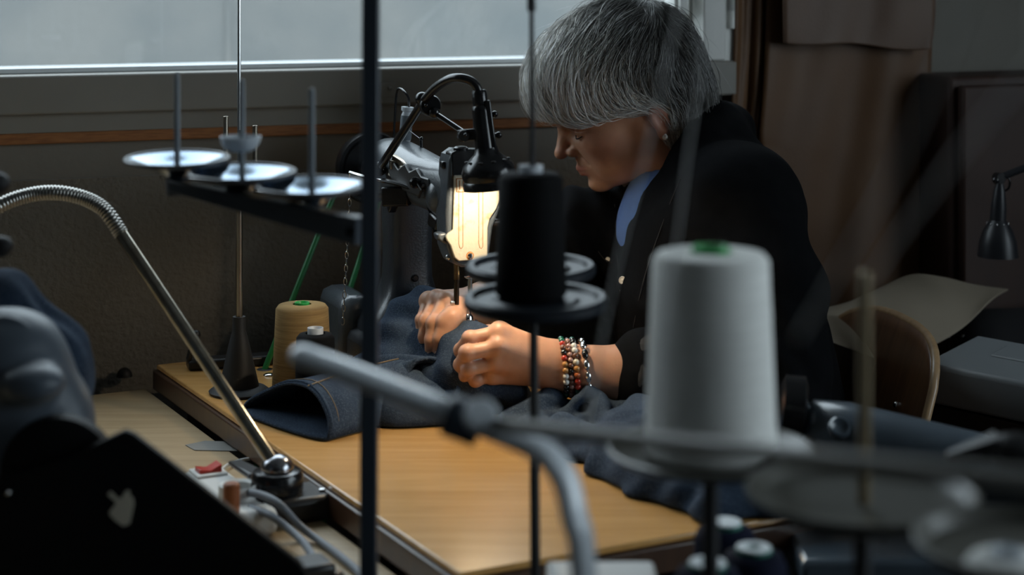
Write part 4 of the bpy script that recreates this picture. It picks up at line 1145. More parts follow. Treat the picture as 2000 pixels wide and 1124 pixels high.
seqC = ['cream', 'amber', 'orange', 'red', 'red', 'green', 'green', 'black', 'black', 'white', 'white', 'brown']
ra = 0.0255
def barm(px): 
    f = (px-1088)/(1230-1088.0); return LW.lerp(W(1230, 735, 1.950), f)
bracelet(barm(1100), V((0.0, 0, 0.22)), 0.0265, 0.0032, [BR[c] for c in seqA], 'bracelet of red, amber, white, black and green beads nearest the woman\'s hand', 'bead bracelets on the wrist')
bracelet(barm(1111), V((0.0, 0, 0.20)), 0.0262, 0.0029, [BR[c] for c in seqB], 'bracelet of small brown and rose beads between two multicoloured ones', 'bead bracelets on the wrist')
bracelet(barm(1122), V((0.0, 0, 0.22)), 0.0268, 0.0034, [BR[c] for c in seqC], 'bead bracelet with cream, orange and green beads beside the silver one', 'bead bracelets on the wrist')
bracelet(barm(1143), V((0.0, 0, 0.26)), 0.0278, 0.0036, [M_CHROME, M_CHROME, BR['black'], M_CHROME], 'bracelet of oval silver beads nearest the sleeve cuff', 'bead bracelets on the wrist', oval=1.7)
# ================================================================== the jeans being sewn
def denim(name, a, b, fade):
    m_ = bpy.data.materials.new(name); m_.use_nodes = True
    nt = m_.node_tree; p = nt.nodes['Principled BSDF']; L = nt.links.new
    tc = nt.nodes.new('ShaderNodeTexCoord')
    n1 = nt.nodes.new('ShaderNodeTexNoise'); n1.inputs['Scale'].default_value = 16; n1.inputs['Detail'].default_value = 5
    n2 = nt.nodes.new('ShaderNodeTexNoise'); n2.inputs['Scale'].default_value = 600; n2.inputs['Detail'].default_value = 2
    mx = nt.nodes.new('ShaderNodeMix'); mx.data_type = 'RGBA'; mx.inputs['A'].default_value = (*a, 1); mx.inputs['B'].default_value = (*b, 1)
    r1 = nt.nodes.new('ShaderNodeMapRange'); r1.inputs['From Min'].default_value = 0.35; r1.inputs['From Max'].default_value = 0.7
    wv = nt.nodes.new('ShaderNodeTexWave'); wv.inputs['Scale'].default_value = 320; wv.inputs['Distortion'].default_value = 1.5; wv.bands_direction = 'DIAGONAL'
    mx2 = nt.nodes.new('ShaderNodeMix'); mx2.data_type = 'RGBA'; mx2.inputs['B'].default_value = (*fade, 1)
    r2 = nt.nodes.new('ShaderNodeMapRange'); r2.inputs['From Min'].default_value = 0.50; r2.inputs['From Max'].default_value = 0.75; r2.inputs['To Max'].default_value = 0.55
    L(tc.outputs['Object'], n1.inputs['Vector']); L(tc.outputs['Object'], n2.inputs['Vector']); L(tc.outputs['Object'], wv.inputs['Vector'])
    L(n1.outputs['Fac'], r1.inputs['Value']); L(r1.outputs['Result'], mx.inputs['Factor']); L(mx.outputs['Result'], mx2.inputs['A']); L(n2.outputs['Fac'], r2.inputs['Value']); L(r2.outputs['Result'], mx2.inputs['Factor'])
    L(mx2.outputs['Result'], p.inputs['Base Color'])
    ad = nt.nodes.new('ShaderNodeMath'); L(wv.outputs['Fac'], ad.inputs[0]); L(n2.outputs['Fac'], ad.inputs[1])
    bp = nt.nodes.new('ShaderNodeBump'); bp.inputs['Strength'].default_value = 0.45; bp.inputs['Distance'].default_value = 0.0007
    L(ad.outputs[0], bp.inputs['Height']); L(bp.outputs[0], p.inputs['Normal'])
    p.inputs['Roughness'].default_value = 0.9; p.inputs['Specular IOR Level'].default_value = 0.15; p.inputs['Sheen Weight'].default_value = 0.0
    return m_
M_DENIM = denim('blue_denim', (0.016, 0.027, 0.048), (0.038, 0.058, 0.092), (0.10, 0.13, 0.17))
M_DENIM_IN = denim('denim_inside', (0.05, 0.06, 0.075), (0.07, 0.08, 0.10), (0.11, 0.12, 0.14))
M_STITCH = mat('tan_stitch', (0.17, 0.12, 0.07), 0.8)
jeans = thing('jeans', WZ(830, 830, T), 'faded blue denim jeans held under the needle and spread over the birch table', 'jeans')
# the leg pulled over the free arm, sweeping down to the left
d1 = SDF()
q0, q1 = W(918, 684, 1.972), W(850, 650, 2.09)
d1.cone(q0, q1, 0.0300, 0.034, 0.01)
d1.chain([q1, W(815, 640, 2.075), W(790, 690, 2.050), W(782, 738, 2.020)], [0.034, 0.036, 0.034, 0.028], 0.022)
d1.chain([q0, W(905, 730, 1.955), W(890, 765, 1.955)], [0.028, 0.027, 0.025], 0.02)
d1.chain([W(860, 690, 2.03), W(850, 760, 2.0), W(820, 790, 1.98)], [0.040, 0.038, 0.030], 0.03)
d1.chain([W(960, 745, 1.96), W(1010, 770, 1.95)], [0.022, 0.018], 0.02)
d1.cone(W(900, 800, 1.98), W(1030, 800, 1.98), 0.028, 0.022, 0.02)
d1.displace(wob(60, 0.0030, 21)); d1.displace(wob(150, 0.0015, 22)); d1.displace(lambda p: 0.0016*np.sin(p[:, 2]*150+p[:, 0]*90+3*np.sin(p[:, 1]*40))); 
d1.plane(V((0, 0, T+0.001)), (0, 0, -1))
# keep the machine's free arm outside the cloth mesh only at its open back end
leg1 = sdf_obj('trouser_leg', d1, *bounds(q0, q1, W(782, 800, 2.02), W(1040, 800, 1.95), W(790, 600, 2.09), pad=0.06), 0.0026, M_DENIM, jeans, 1)
# a rolled fold with a dark mouth, in front of it
fo = SDF()
f0, f1 = W(850, 790, 1.955), W(790, 775, 1.975)
fo.cone(f0, f1, 0.020, 0.028, 0.012); fo.chain([f1, W(768, 790, 1.970), W(800, 830, 1.93)], [0.028, 0.030, 0.020], 0.03)
fo.cone(W(840, 815, 1.945), W(770, 815, 1.94), 0.022, 0.030, 0.03); fo.cone(W(700, 820, 1.95), W(860, 825, 1.93), 0.024, 0.018, 0.03)
fo.displace(wob(75, 0.0018, 31)); fo.plane(V((0, 0, T+0.001)), (0, 0, -1))
fold = sdf_obj('rolled_fold', fo, *bounds(f0, f1, W(690, 850, 1.95), W(880, 840, 1.92), pad=0.05), 0.0024, M_DENIM, jeans, 1)
# cuff of the second leg, its mouth open towards the operator
rim = catmull([W(a, b, y) for a, b, y in ((798, 728, 1.955), (812, 709, 1.960), (838, 701, 1.958), (862, 707, 1.950), (882, 724, 1.940), (894, 746, 1.930), (893, 768, 1.922), (876, 782, 1.918), (850, 778, 1.922), (822, 762, 1.932), (804, 746, 1.945))], 5, closed=True)
rcn = sum(rim, V((0, 0, 0)))/len(rim)
rows = []
for i in range(14):
    f = i/13; off_ = V((-0.075, 0.075, -0.012))*f
    sc = 1 - 0.10*math.sin(f*3.1) + 0.05*f
    rows.append([rcn + (p-rcn)*sc + off_ + V((0, 0, 0.003*math.sin(f*9+k*0.4))) for k, p in enumerate(rim)])
m = MB(); m.grid(rows, closed_u=True); cuf = m.build('open_cuff', M_DENIM, jeans, smooth=180, solid=0.0035)
m = MB(); m.tube(rim, 0.0026, 8, closed=True); m.build('cuff_hem', M_DENIM, cuf, smooth=80)
# lower leg lying flat with its hem open to the left: lofted tube
P1, P2 = WZ(640, 864, T), WZ(474, 806, T)
rc = (P1+P2)/2; wv_ = (P2-P1); hw = wv_.length/2; wv_.normalize(); ax_ = V((-wv_.y, wv_.x, 0)); 
if ax_.x < 0: ax_ = -ax_
def leg_section(s, n=44):
    row = []
    h = 0.040 + 0.010*math.sin(s*9) + 0.02*s
    w = hw*(1 - 0.35*s/0.2)
    c = rc + ax_*s
    for k in range(n):
        t = 2*math.pi*k/n
        a = math.cos(t); b = math.sin(t)
        bump_ = 1 + 0.35*math.cos(a*2.4+0.6+s*6)
        z = h*bump_*max(b, 0)**0.75*0.78 if b > 0 else 0.0
        skew = 0.012*b
        p = c + wv_*(w*math.copysign(abs(a)**0.85, a)) + ax_*(skew*(1-s/0.2)) + V((0, 0, T + 0.003 + z))
        p.z = max(p.z, T+0.003)
        row.append(V((p.x, p.y, T+0.003+z)))
    return row
m = MB(); m.grid([leg_section(s) for s in [0.2*i/26 for i in range(27)]], closed_u=True)
lower = m.build('lower_leg', M_DENIM, jeans, smooth=180, solid=0.003)
for s_off in (0.004, 0.014):
    m = MB(); sec = leg_section(s_off)
    pts = [p + V((0, 0, 0.0019)) for p in sec[1:22]]
    m.tube(pts, 0.0006 if s_off > 0.01 else 0.0017, 6); m.build('hem_stitch' if s_off > 0.01 else 'hem_edge', M_STITCH if s_off > 0.01 else M_DENIM, lower)
m = MB()
pts = []
for i in range(0, 27):
    sec = leg_section(0.2*i/26); pts.append(sec[13] + V((0, 0, 0.0019)))
m.tube(pts, 0.0009, 6); m.build('side_seam', M_STITCH, lower)
# crumpled pile on the right that slides off the table
pl = SDF()
pl.chain([W(986, 836, 1.90), W(1040, 805, 1.92), W(1082, 782, 1.93)], [0.008, 0.012, 0.012], 0.008)
pl.chain([W(1082, 782, 1.93), W(1106, 800, 1.94), W(1120, 830, 1.93)], [0.012, 0.010, 0.012], 0.006)
pl.chain([W(1108, 806, 1.905), W(1124, 782, 1.91), W(1150, 768, 1.915), W(1172, 780, 1.915), W(1184, 826, 1.88), W(1176, 880, 1.83)], [0.008, 0.008, 0.009, 0.011, 0.014, 0.018], 0.005)
pl.chain([W(1130, 820, 1.89), W(1138, 860, 1.85), W(1130, 900, 1.80)], [0.008, 0.011, 0.016], 0.006)
pl.ell(W(1140, 820, 1.935), 0.020, None, 0.012)
pl.cone(W(1040, 850, 1.90), W(1180, 850, 1.91), 0.020, 0.024, 0.012)
pl.chain([W(1390, 1015, 1.60), W(1490, 998, 1.625), W(1600, 985, 1.66)], [0.020, 0.026, 0.026], 0.02)
pl.chain([W(1190, 806, 1.93), W(1225, 812, 1.92), W(1270, 835, 1.88), W(1340, 880, 1.80)], [0.016, 0.018, 0.026, 0.040], 0.014)
pl.chain([W(1060, 840, 1.88), W(1110, 870, 1.83), W(1190, 905, 1.78)], [0.018, 0.022, 0.030], 0.016)
pl.chain([W(1240, 890, 1.82), W(1330, 930, 1.74), W(1440, 960, 1.70), W(1540, 990, 1.72)], [0.040, 0.045, 0.045, 0.04], 0.03)
pl.chain([W(1200, 930, 1.74), W(1290, 965, 1.68), W(1390, 1000, 1.64)], [0.026, 0.03, 0.03], 0.02)
pl.displace(wob(70, 0.0032, 41)); pl.displace(lambda p: 0.0026*np.sin(p[:, 0]*120+2.5*np.sin(p[:, 1]*45)+p[:, 2]*60)); pl.displace(wob(170, 0.0013, 42))
pl.plane(V((0, 0, T+0.001)), (0, 0, -1))
pile = sdf_obj('crumpled_leg', pl, *bounds(W(980, 860, 1.9), W(1150, 760, 1.93), W(1560, 1010, 1.70), W(1390, 1010, 1.60), pad=0.05), 0.0030, M_DENIM, jeans, 1)

# ================================================================== things on the table and bench
def thread_cone(name, base, r0, r1, h, m_thread, label, group=None, core=None, core_r=0.009, core_h=0.006, tilt=V((0, 0, 1)), ring=True):
    t_ = thing(name, base, label, 'thread spool', group)
    m = MB(); m.lathe([(0.0, 0.0), (r0*0.9, 0.0), (r0, 0.003), (r0+(r1-r0)*0.5, h*0.5), (r1, h-0.005), (r1-0.003, h-0.001), (core_r+0.002, h), (core_r+0.002, h-0.004), (0, h-0.004)], base, tilt, 48); m.build('wound_thread', m_thread, t_, smooth=50)
    m = MB(); m.lathe([(core_r, h-0.006), (core_r, h+core_h), (core_r-0.0015, h+core_h), (core_r*0.6, h+core_h-0.004), (core_r*0.6, h-0.003), (0, h-0.003)], base, tilt, 28); m.build('core', core, t_, smooth=40)
    return t_
def thread_mat(name, c, c2):
    m_ = mat(name, c, 0.85, spec=0.15, col2=c2, nscale=500, stretch=(0.05, 0.05, 1), bump=0.5, bscale=700, bdist=0.0005)
    return m_
M_TAN = thread_mat('tan_thread', (0.30, 0.20, 0.085), (0.22, 0.14, 0.06)); M_BLKT = thread_mat('black_thread', (0.0022, 0.0022, 0.0026), (0.0035, 0.0035, 0.004))
M_GREENP = mat('green_plastic', (0.02, 0.33, 0.07), 0.4); M_WHT = thread_mat('white_thread_wound', (0.80, 0.80, 0.77), (0.73, 0.73, 0.70))
M_CLEARP = mat('clear_plastic', (0.78, 0.82, 0.86), 0.25, trans=0.4)
pb = V((W(590, 600, 2.07).x, 2.07, T))
thread_cone('thread_cone', pb, 0.034, 0.0297, (W(590, 594, 2.07).z-T), M_TAN, 'tan thread cone with bright green core, beside the sewing machine', None, M_GREENP, 0.0085, 0.002)
pb = V((W(616, 600, 2.0).x, 2.0, T))
thread_cone('thread_cone', pb, 0.0225, 0.0208, (W(616, 651, 2.0).z-T), M_BLKT, 'small black thread cone with clear core, in front of the tan cone', None, M_CLEARP, 0.0088, 0.006)

# green drive belt from the hand wheel through the table
m = MB()
hl, hr = WZ(517, 722, T), WZ(632, 728, T)
top = [wc - MA*0.017 + (MS*math.cos(a)+ZUP*math.sin(a))*0.030 for a in [math.pi*1.04 - math.pi*1.08*i/20 for i in range(21)]]
m.tube([V((hl.x-0.02, hl.y, T-0.25)), V((hl.x-0.004, hl.y, T-0.03)), hl, hl.lerp(top[0], 0.5)] + top + [hr.lerp(top[-1], 0.5), hr, V((hr.x, hr.y, T-0.25))], 0.0036, 10)
tag(m.build('drive_belt', mat('green_belt', (0.015, 0.16, 0.045), 0.4), None), 'green round belt running from the hand wheel down into the table', 'belt')
for h_ in (hl, hr):
    m = MB(); m.lathe([(0.0, 0.0007), (0.0085, 0.0006), (0.0095, 0.0)], h_, ZUP, 24); m.build('belt_hole', M_BLACKMATT, tab)
m = MB(); gb = WZ(525, 734, T); m.lathe([(0.0065, 0), (0.0066, 0.0008), (0.005, 0.0022), (0.002, 0.003), (0, 0.0031)], gb, ZUP, 24)
tag(m.build('table_stud', M_CHROME, None, smooth=60), 'shiny domed metal stud in the table top beside the tan cone', 'stud')

# black clamp with a lever on the far corner
cl = thing('bench_clamp', WZ(440, 712, T), 'black flat clamp with an upright lever on the table\'s far left corner', 'clamp')
m = MB(); a_, b_ = WZ(366, 712, T+0.006), WZ(532, 700, T+0.006); m.bar(a_, b_, 0.026, 0.012); m.build('bar', M_BLACKP, cl, bevel=0.003)
m = MB(); m.bar(WZ(368, 704, T+0.012), W(383, 656, a_.y), 0.007, 0.005, h1=0.008); m.ball(W(383, 654, a_.y), 0.0055, 12, 8); m.build('lever', M_BLACKP, cl, bevel=0.001)
m = MB(); sp = WZ(243, 737, TBN); m.ball(sp + V((0, 0, 0.0)), (0.010, 0.009, 0.012), 16, 10); m.v = [V((p.x, p.y, max(p.z, TBN+0.0005))) for p in m.v]
tag(m.build('rubber_stopper', M_BLACKMATT, None, smooth=60), 'small dark rubber stopper on the bench against the wall', 'stopper')

# slim thread stand behind, on a black cone foot
sb = WZ(467, 768, T)
bst = thing('thread_stand', sb, 'thin-rod thread stand on a black cone foot, behind the jeans on the birch table', 'thread stand', None)
m = MB(); m.lathe([(0, 0), (0.033, 0), (0.034, 0.003), (0.030, 0.006), (0.0225, 0.008), (0.0205, 0.016), (0.010, 0.062), (0.0075, 0.070), (0.0072, 0.086), (0, 0.086)], sb, ZUP, 36); m.build('foot', M_BLACKMATT, bst, smooth=40)
def on_stand(py): return V((sb.x, sb.y, W(467, py, sb.y).z))
m = MB(); m.tube([on_stand(648), on_stand(370)], 0.0040, 12); m.build('lower_rod', M_WORN, bst)
m = MB(); m.tube([on_stand(372), on_stand(-140)], 0.0021, 10); m.build('upper_rod', M_STEEL, bst)
for px_, py_, Yd, tp_ in ((425, 353, sb.y-0.02, 227), (508, 376, sb.y-0.02, 245)):
    c = W(px_, py_, Yd)
    m = MB(); m.lathe([(0, -0.004), (0.010, -0.004), (0.030, 0.0), (0.038, 0.003), (0.0385, 0.0045), (0.030, 0.0016), (0.010, -0.001), (0, -0.001)], c, ZUP, 36); m.build('tray', M_BLACKP, bst, smooth=40)
    pp = W(px_+(16 if px_ < 450 else -10), py_, Yd); m = MB(); m.tube([pp, V((pp.x, pp.y, W(px_, tp_, Yd).z))], 0.0029, 10); m.build('pin', M_WORN, bst, bevel=0.0005)
m = MB(); m.bar(W(418, 359, sb.y-0.02), W(512, 382, sb.y-0.02), 0.010, 0.006); m.build('cross_bar', M_BLACKP, bst, bevel=0.001)
m = MB(); pp = W(470, 372, sb.y-0.012); m.tube([pp, V((pp.x, pp.y, W(470, 253, pp.y).z))], 0.0024, 10); m.build('pin', M_WORN, bst)

# gooseneck lamp on the bench
gbp = WZ(560, 1012, TBN)
goo = thing('gooseneck_lamp', gbp, 'steel gooseneck lamp clamped on the bench, neck bent out to the left', 'lamp')
GX = TU; GYv = TV
m = MB(); m.box(gbp+V((0, 0, 0.012)), (0.078, 0.056, 0.024), GX, GYv); bas = m.build('base_block', M_BLACKP, goo, bevel=0.006)
m = MB(); m.lathe([(0, 0), (0.0035, 0), (0.0035, 0.002), (0.0022, 0.0028), (0, 0.0028)], gbp+V((0, 0, 0.024))+GX*0.031-GYv*0.012, ZUP, 16); m.build('screw', M_STEEL, bas)
sw = gbp + V((0, 0, 0.024)) - GX*0.008 + GYv*0.004
m = MB(); m.lathe([(0, 0), (0.0235, 0), (0.0245, 0.003), (0.0245, 0.016), (0.022, 0.020), (0.014, 0.022), (0, 0.022)], sw, ZUP, 36); m.build('swivel', M_BLACKM, goo, smooth=40)
m = MB(); m.ball(sw+V((0, 0, 0.022)), (0.0155, 0.0155, 0.0135), 28, 14); m.build('swivel_ball', mat('dark_chrome', (0.30, 0.30, 0.32), 0.22, metal=1.0), goo, smooth=180)
g0 = sw + V((0, 0, 0.028)) - GX*0.004; g1 = W(237, 458, 1.80)
m = MB(); m.tube([g0, g1], 0.0066, 18); m.build('stem', mat('nickel_tube', (0.40, 0.37, 0.31), 0.22, metal=1.0, col2=(0.30, 0.26, 0.2), nscale=80), goo, smooth=60)
neck = catmull([g1, W(205, 412, 1.805), W(165, 388, 1.81), W(110, 377, 1.81), W(55, 382, 1.81), W(0, 402, 1.80), W(-60, 445, 1.79), W(-90, 520, 1.78)], 26)
m = MB(); m.tube(neck, [0.0078 if i % 3 else 0.0067 for i in range(len(neck))], 16); m.build('flexible_neck', mat('neck_steel', (0.30, 0.29, 0.27), 0.3, metal=1.0), goo, smooth=60)
gh = neck[-1]
m = MB(); m.lathe([(0, 0.012), (0.012, 0.010), (0.016, 0.0), (0.030, -0.030), (0.045, -0.055), (0.0435, -0.055), (0.028, -0.030), (0.013, -0.002), (0, -0.002)], gh, (0.1, 0, 1), 32); m.build('shade', M_BLACKM, goo, smooth=40)
m = MB(); wl0 = sw+V((0, 0, 0.014)); m.bar(wl0 - GX*0.014 + GYv*0.012, W(458, 903, 1.77), 0.018, 0.006, h1=0.004, w1=0.014); m.build('wing_lever', M_BLACKP, goo, bevel=0.002)

# power strip, plugs and leads on the bench
M_WPL = mat('white_plastic', (0.62, 0.62, 0.60), 0.4); M_REDP = mat('red_switch', (0.42, 0.025, 0.012), 0.3); M_GCORD = mat('grey_cord', (0.16, 0.18, 0.21), 0.5); M_ORP = mat('orange_plastic', (0.24, 0.07, 0.02), 0.5)
_sw = WZ(407, 918, TBN+0.0275); pst = V((_sw.x, _sw.y, TBN)) - TV*0.006 - TU*0.012
ps_ = thing('power_strip', pst, 'white power strip with a red rocker switch, beside the gooseneck lamp', 'power strip')
m = MB(); m.box(pst+V((0, 0, 0.012))-TV*0.052+TU*0.012, (0.044, 0.16, 0.024), TU, TV); strip = m.build('housing', M_WPL, ps_, bevel=0.007)
m = MB(); m.box(pst+V((0, 0, 0.0245))+TV*0.006+TU*0.012, (0.030, 0.030, 0.004), TU, TV); m.build('switch_frame', M_WPL, strip, bevel=0.001)
m = MB(); sc_ = pst+V((0, 0, 0.0275))+TV*0.006+TU*0.012; m.prism([(-0.011, -0.003), (0.011, -0.003), (0.011, 0.006), (0, 0.001), (-0.011, 0.003)], sc_-TV*0.008, TU, ZUP, TV*0.016); m.build('rocker', M_REDP, strip, bevel=0.0006)
for k in (1,):
    m = MB(); q = pst+V((0, 0, 0.024))-TV*(0.035+0.045*k)+TU*0.012; m.lathe([(0, 0.002), (0.014, 0.002), (0.014, 0.010), (0.018, 0.012), (0.018, 0.0), (0, 0.0)], q, ZUP, 24); m.build('socket', M_WPL, strip, smooth=40)
pq = WZ(452, 992, TBN)+V((0, 0, 0.026))
m = MB(); m.lathe([(0, 0), (0.0075, 0), (0.0075, 0.026), (0.006, 0.028), (0, 0.028)], WZ(452, 1004, TBN+0.024), ZUP, 18); tag(m.build('orange_plug', M_ORP, None, bevel=0.001), 'brown-orange round plug standing in the power strip', 'plug')
def cord(name, pts, r, mt, label, cat='cord'):
    m = MB(); m.tube(catmull(pts, 8), r, 10); return tag(m.build(name, mt, None, smooth=80), label, cat)
zc_ = TBN+0.004
cord('mains_cable', [WZ(478, 962, TBN+0.03), WZ(512, 968, TBN+0.034), WZ(548, 988, TBN+0.03), WZ(585, 1028, TBN+0.012), WZ(625, 1058, zc_), WZ(668, 1090, zc_), WZ(705, 1125, zc_), WZ(720, 1170, zc_)], 0.0036, M_GCORD, 'grey lead from the power strip running past the dark post', 'cord')
plg = cord('mains_cable', [WZ(488, 992, TBN+0.022), WZ(528, 1008, TBN+0.022), WZ(566, 1036, TBN+0.014), WZ(594, 1062, TBN+0.01), WZ(613, 1092, TBN+0.012)], 0.0036, M_GCORD, 'grey lead from the power strip ending in the black plug', 'cord')
bp_ = thing('black_plug', WZ(618, 1135, TBN), 'black angled plug at the lower edge, beside the white bench top', 'plug')
m = MB(); m.box(WZ(608, 1120, TBN+0.012), (0.032, 0.036, 0.022), TU, TV); m.build('plug_body', M_BLACKP, bp_, bevel=0.004)
m = MB(); m.ball(WZ(648, 1132, TBN+0.008), (0.012, 0.012, 0.008), 14, 8); m.build('strain_relief', M_BLACKP, bp_, smooth=180)
cord('white_lead', [WZ(425, 930, TBN+0.01), WZ(440, 912, TBN+0.005), WZ(462, 902, TBN+0.003), WZ(486, 897, TBN+0.003), WZ(520, 890, TBN+0.003)], 0.0018, M_WPL, 'thin white lead behind the lamp\'s wing lever', 'cord')
m = MB(); m.add([WZ(a, b, TBN+0.0006) for a, b in ((362, 870), (400, 862), (470, 864), (482, 872), (470, 882), (380, 880))], [(0, 1, 2, 3, 4, 5)])
tag(m.build('tape_patch', mat('grey_tape', (0.22, 0.215, 0.20), 0.5), None, smooth=0, solid=0.0006), 'thin grey strip of tape stuck on the bench top', 'tape')
# ================================================================== right side of the room
def leather(name, a, b, rough=0.55):
    return mat(name, a, rough, col2=b, nscale=7, ndetail=6, bump=0.25, bscale=300, bdist=0.0008)
M_LEA1 = leather('tan_leather', (0.115, 0.054, 0.020), (0.096, 0.044, 0.016)); M_LEA2 = leather('rose_leather', (0.12, 0.070, 0.045), (0.105, 0.060, 0.038)); M_LEA3 = leather('pale_leather', (0.27, 0.225, 0.17), (0.235, 0.195, 0.145), 0.7)
def hide(name, outline_l, outline_r, n0, wav, mt, label, thick=0.0035, nu=34, seed=0):
    """hanging sheet: left and right pixel edges (top to bottom), n0 in front of the wall, wav wave depth"""
    L_ = catmull([V((a, b, 0)) for a, b in outline_l], 8); R_ = catmull([V((a, b, 0)) for a, b in outline_r], 8)
    k = min(len(L_), len(R_)); rows = []
    for i in range(k):
        l, r = L_[i], R_[i]; row = []
        for j in range(nu+1):
            t = j/nu
            n_ = n0 + wav*(0.5+0.5*math.sin(t*7.3+seed+0.6*math.sin(i*0.12+seed))) + 0.3*wav*math.sin(t*17+i*0.1)
            row.append(WL(l.x+(r.x-l.x)*t, l.y+(r.y-l.y)*t + 4*math.sin(t*9+seed)*(i/k), n_))
        rows.append(row)
    m = MB(); m.grid(rows); return tag(m.build(name, mt, None, smooth=180, solid=thick), label, 'leather hide', 'hides hung on the wall')
hide('leather_hide', [(1436, -160), (1434, 60), (1430, 180), (1424, 300), (1420, 470), (1420, 640)], [(1497, -160), (1492, 60), (1488, 180), (1479, 262), (1470, 400), (1470, 640)], 0.012, 0.008, M_LEA1, 'narrow brown leather hide hanging against the window frame', seed=1.0, nu=14)
hide('leather_hide', [(1500, -160), (1496, 60), (1490, 180), (1484, 262), (1486, 300), (1484, 480), (1480, 660)], [(1822, -160), (1820, 60), (1816, 180), (1812, 300), (1808, 420), (1805, 520), (1800, 660)], 0.018, 0.009, M_LEA1, 'wide tan leather hide covering the wall behind the woman', seed=2.2)
hide('leather_hide', [(1530, -160), (1529, -60), (1530, 40), (1531, 82)], [(1826, -160), (1826, -60), (1825, 40), (1818, 97)], 0.046, 0.006, M_LEA2, 'pinkish leather hide hanging short over the wide tan one', seed=0.5)

# dark wooden cabinet standing on the desk end
cb0, cb1 = WL(1866, 152, 0.12), WL(2110, 152, 0.12)
ua, ub = (cb0-B).dot(U), (cb1-B).dot(U)
M_DWOOD = wood('dark_wood', (0.040, 0.016, 0.009), (0.028, 0.011, 0.007), 0.65, 1.2, 0.8, coat=0.0)
DZ = 0.66
cab = thing('wooden_cabinet', R3((ua+ub)/2, 0.08, DZ), 'dark brown wooden cabinet on the desk behind the black desk lamp', 'cabinet')
zt = cb0.z
m = MB(); rbox(m, ua, ub, 0.004, 0.105, DZ, zt); m.build('carcass', M_DWOOD, cab, bevel=0.006)
m = MB(); rbox(m, ua+0.012, ub-0.012, 0.105, 0.122, DZ+0.02, zt-0.012); m.build('door', M_DWOOD, cab, bevel=0.004)

# desk
dsk = thing('desk', R3(0.80, 0.27, 0), 'dark desk against the wall, under the leather sheet and grey machine', 'desk')
m = MB(); rbox(m, 0.50, 1.35, 0.002, 0.52, DZ-0.03, DZ); m.build('desktop', mat('desk_top', (0.02, 0.018, 0.017), 0.6), dsk, bevel=0.003)
for u_, n_ in ((0.53, 0.05), (1.30, 0.05), (0.53, 0.48), (1.30, 0.48)):
    m = MB(); rbox(m, u_-0.02, u_+0.02, n_-0.02, n_+0.02, 0, DZ-0.03); m.build('leg', M_LEG, dsk, bevel=0.002)
# black bag with a printed sheet, under the leather
bag = SDF()
bag.chain([R3(0.62, 0.185, DZ+0.045), R3(0.92, 0.185, DZ+0.055)], [0.052, 0.055], 0.02); bag.chain([R3(0.68, 0.21, DZ+0.03), R3(0.94, 0.205, DZ+0.04)], [0.030, 0.035], 0.03)
bag.displace(wob(40, 0.004, 51)); bag.plane(V((0, 0, DZ+0.001)), (0, 0, -1)); bag.plane(R3(0, 0.128, 0), -NIN)
bgo = thing('black_bag', R3(0.82, 0.18, DZ), 'black cloth bag lying on the desk under the pale leather sheet', 'bag')
sdf_obj('bag_body', bag, *bounds(R3(0.6, 0.0, DZ), R3(1.06, 0.28, DZ+0.12), R3(0.6, 0.28, DZ), R3(1.06, 0, DZ), pad=0.03), 0.006, mat('black_cloth', (0.006, 0.006, 0.007), 0.9), bgo, 2)
M_PRINT = mat('white_print', (0.42, 0.43, 0.44), 0.7)
for k, poly in enumerate(([(1800, 668), (1808, 665), (1812, 670), (1804, 673)], [(1818, 664), (1830, 662), (1832, 666), (1820, 668)], [(1838, 662), (1846, 652), (1858, 650), (1884, 655), (1880, 659), (1848, 661)])):
    m = MB(); pts_ = [bag.hit(a, b)+V((-0.0004, -0.0015, 0.0006)) for a, b in poly]; m.add(pts_, [tuple(range(len(pts_)))]); m.build('print', M_PRINT, bgo, smooth=0, solid=0.0006)
# pale leather sheet draped across the desk and bag
rows = []
top_e = [(1590, 606), (1660, 588), (1720, 560), (1780, 535), (1840, 540), (1905, 556), (1972, 566)]
bot_e = [(1600, 660), (1680, 690), (1740, 710), (1790, 690), (1845, 665), (1890, 634), (1930, 590)]
tl_ = catmull([V((a, b, 0)) for a, b in top_e], 6); bl_ = catmull([V((a, b, 0)) for a, b in bot_e], 6)
for i in range(9):
    f = i/8; row = []
    for j, (a, b) in enumerate(zip(tl_, bl_)):
        t_ = j/(len(tl_)-1)
        n_ = 0.135 + f*(0.16 - 0.10*t_**2)
        row.append(WL(a.x+(b.x-a.x)*f, a.y+(b.y-a.y)*f + 5*math.sin(math.pi*f)*math.sin(t_*6), n_))
    rows.append(row)
m = MB(); m.grid(rows); tag(m.build('leather_sheet', M_LEA3, None, smooth=180, solid=0.003, subsurf=1), 'pale leather sheet draped over the desk, its right corner curling up', 'leather sheet')
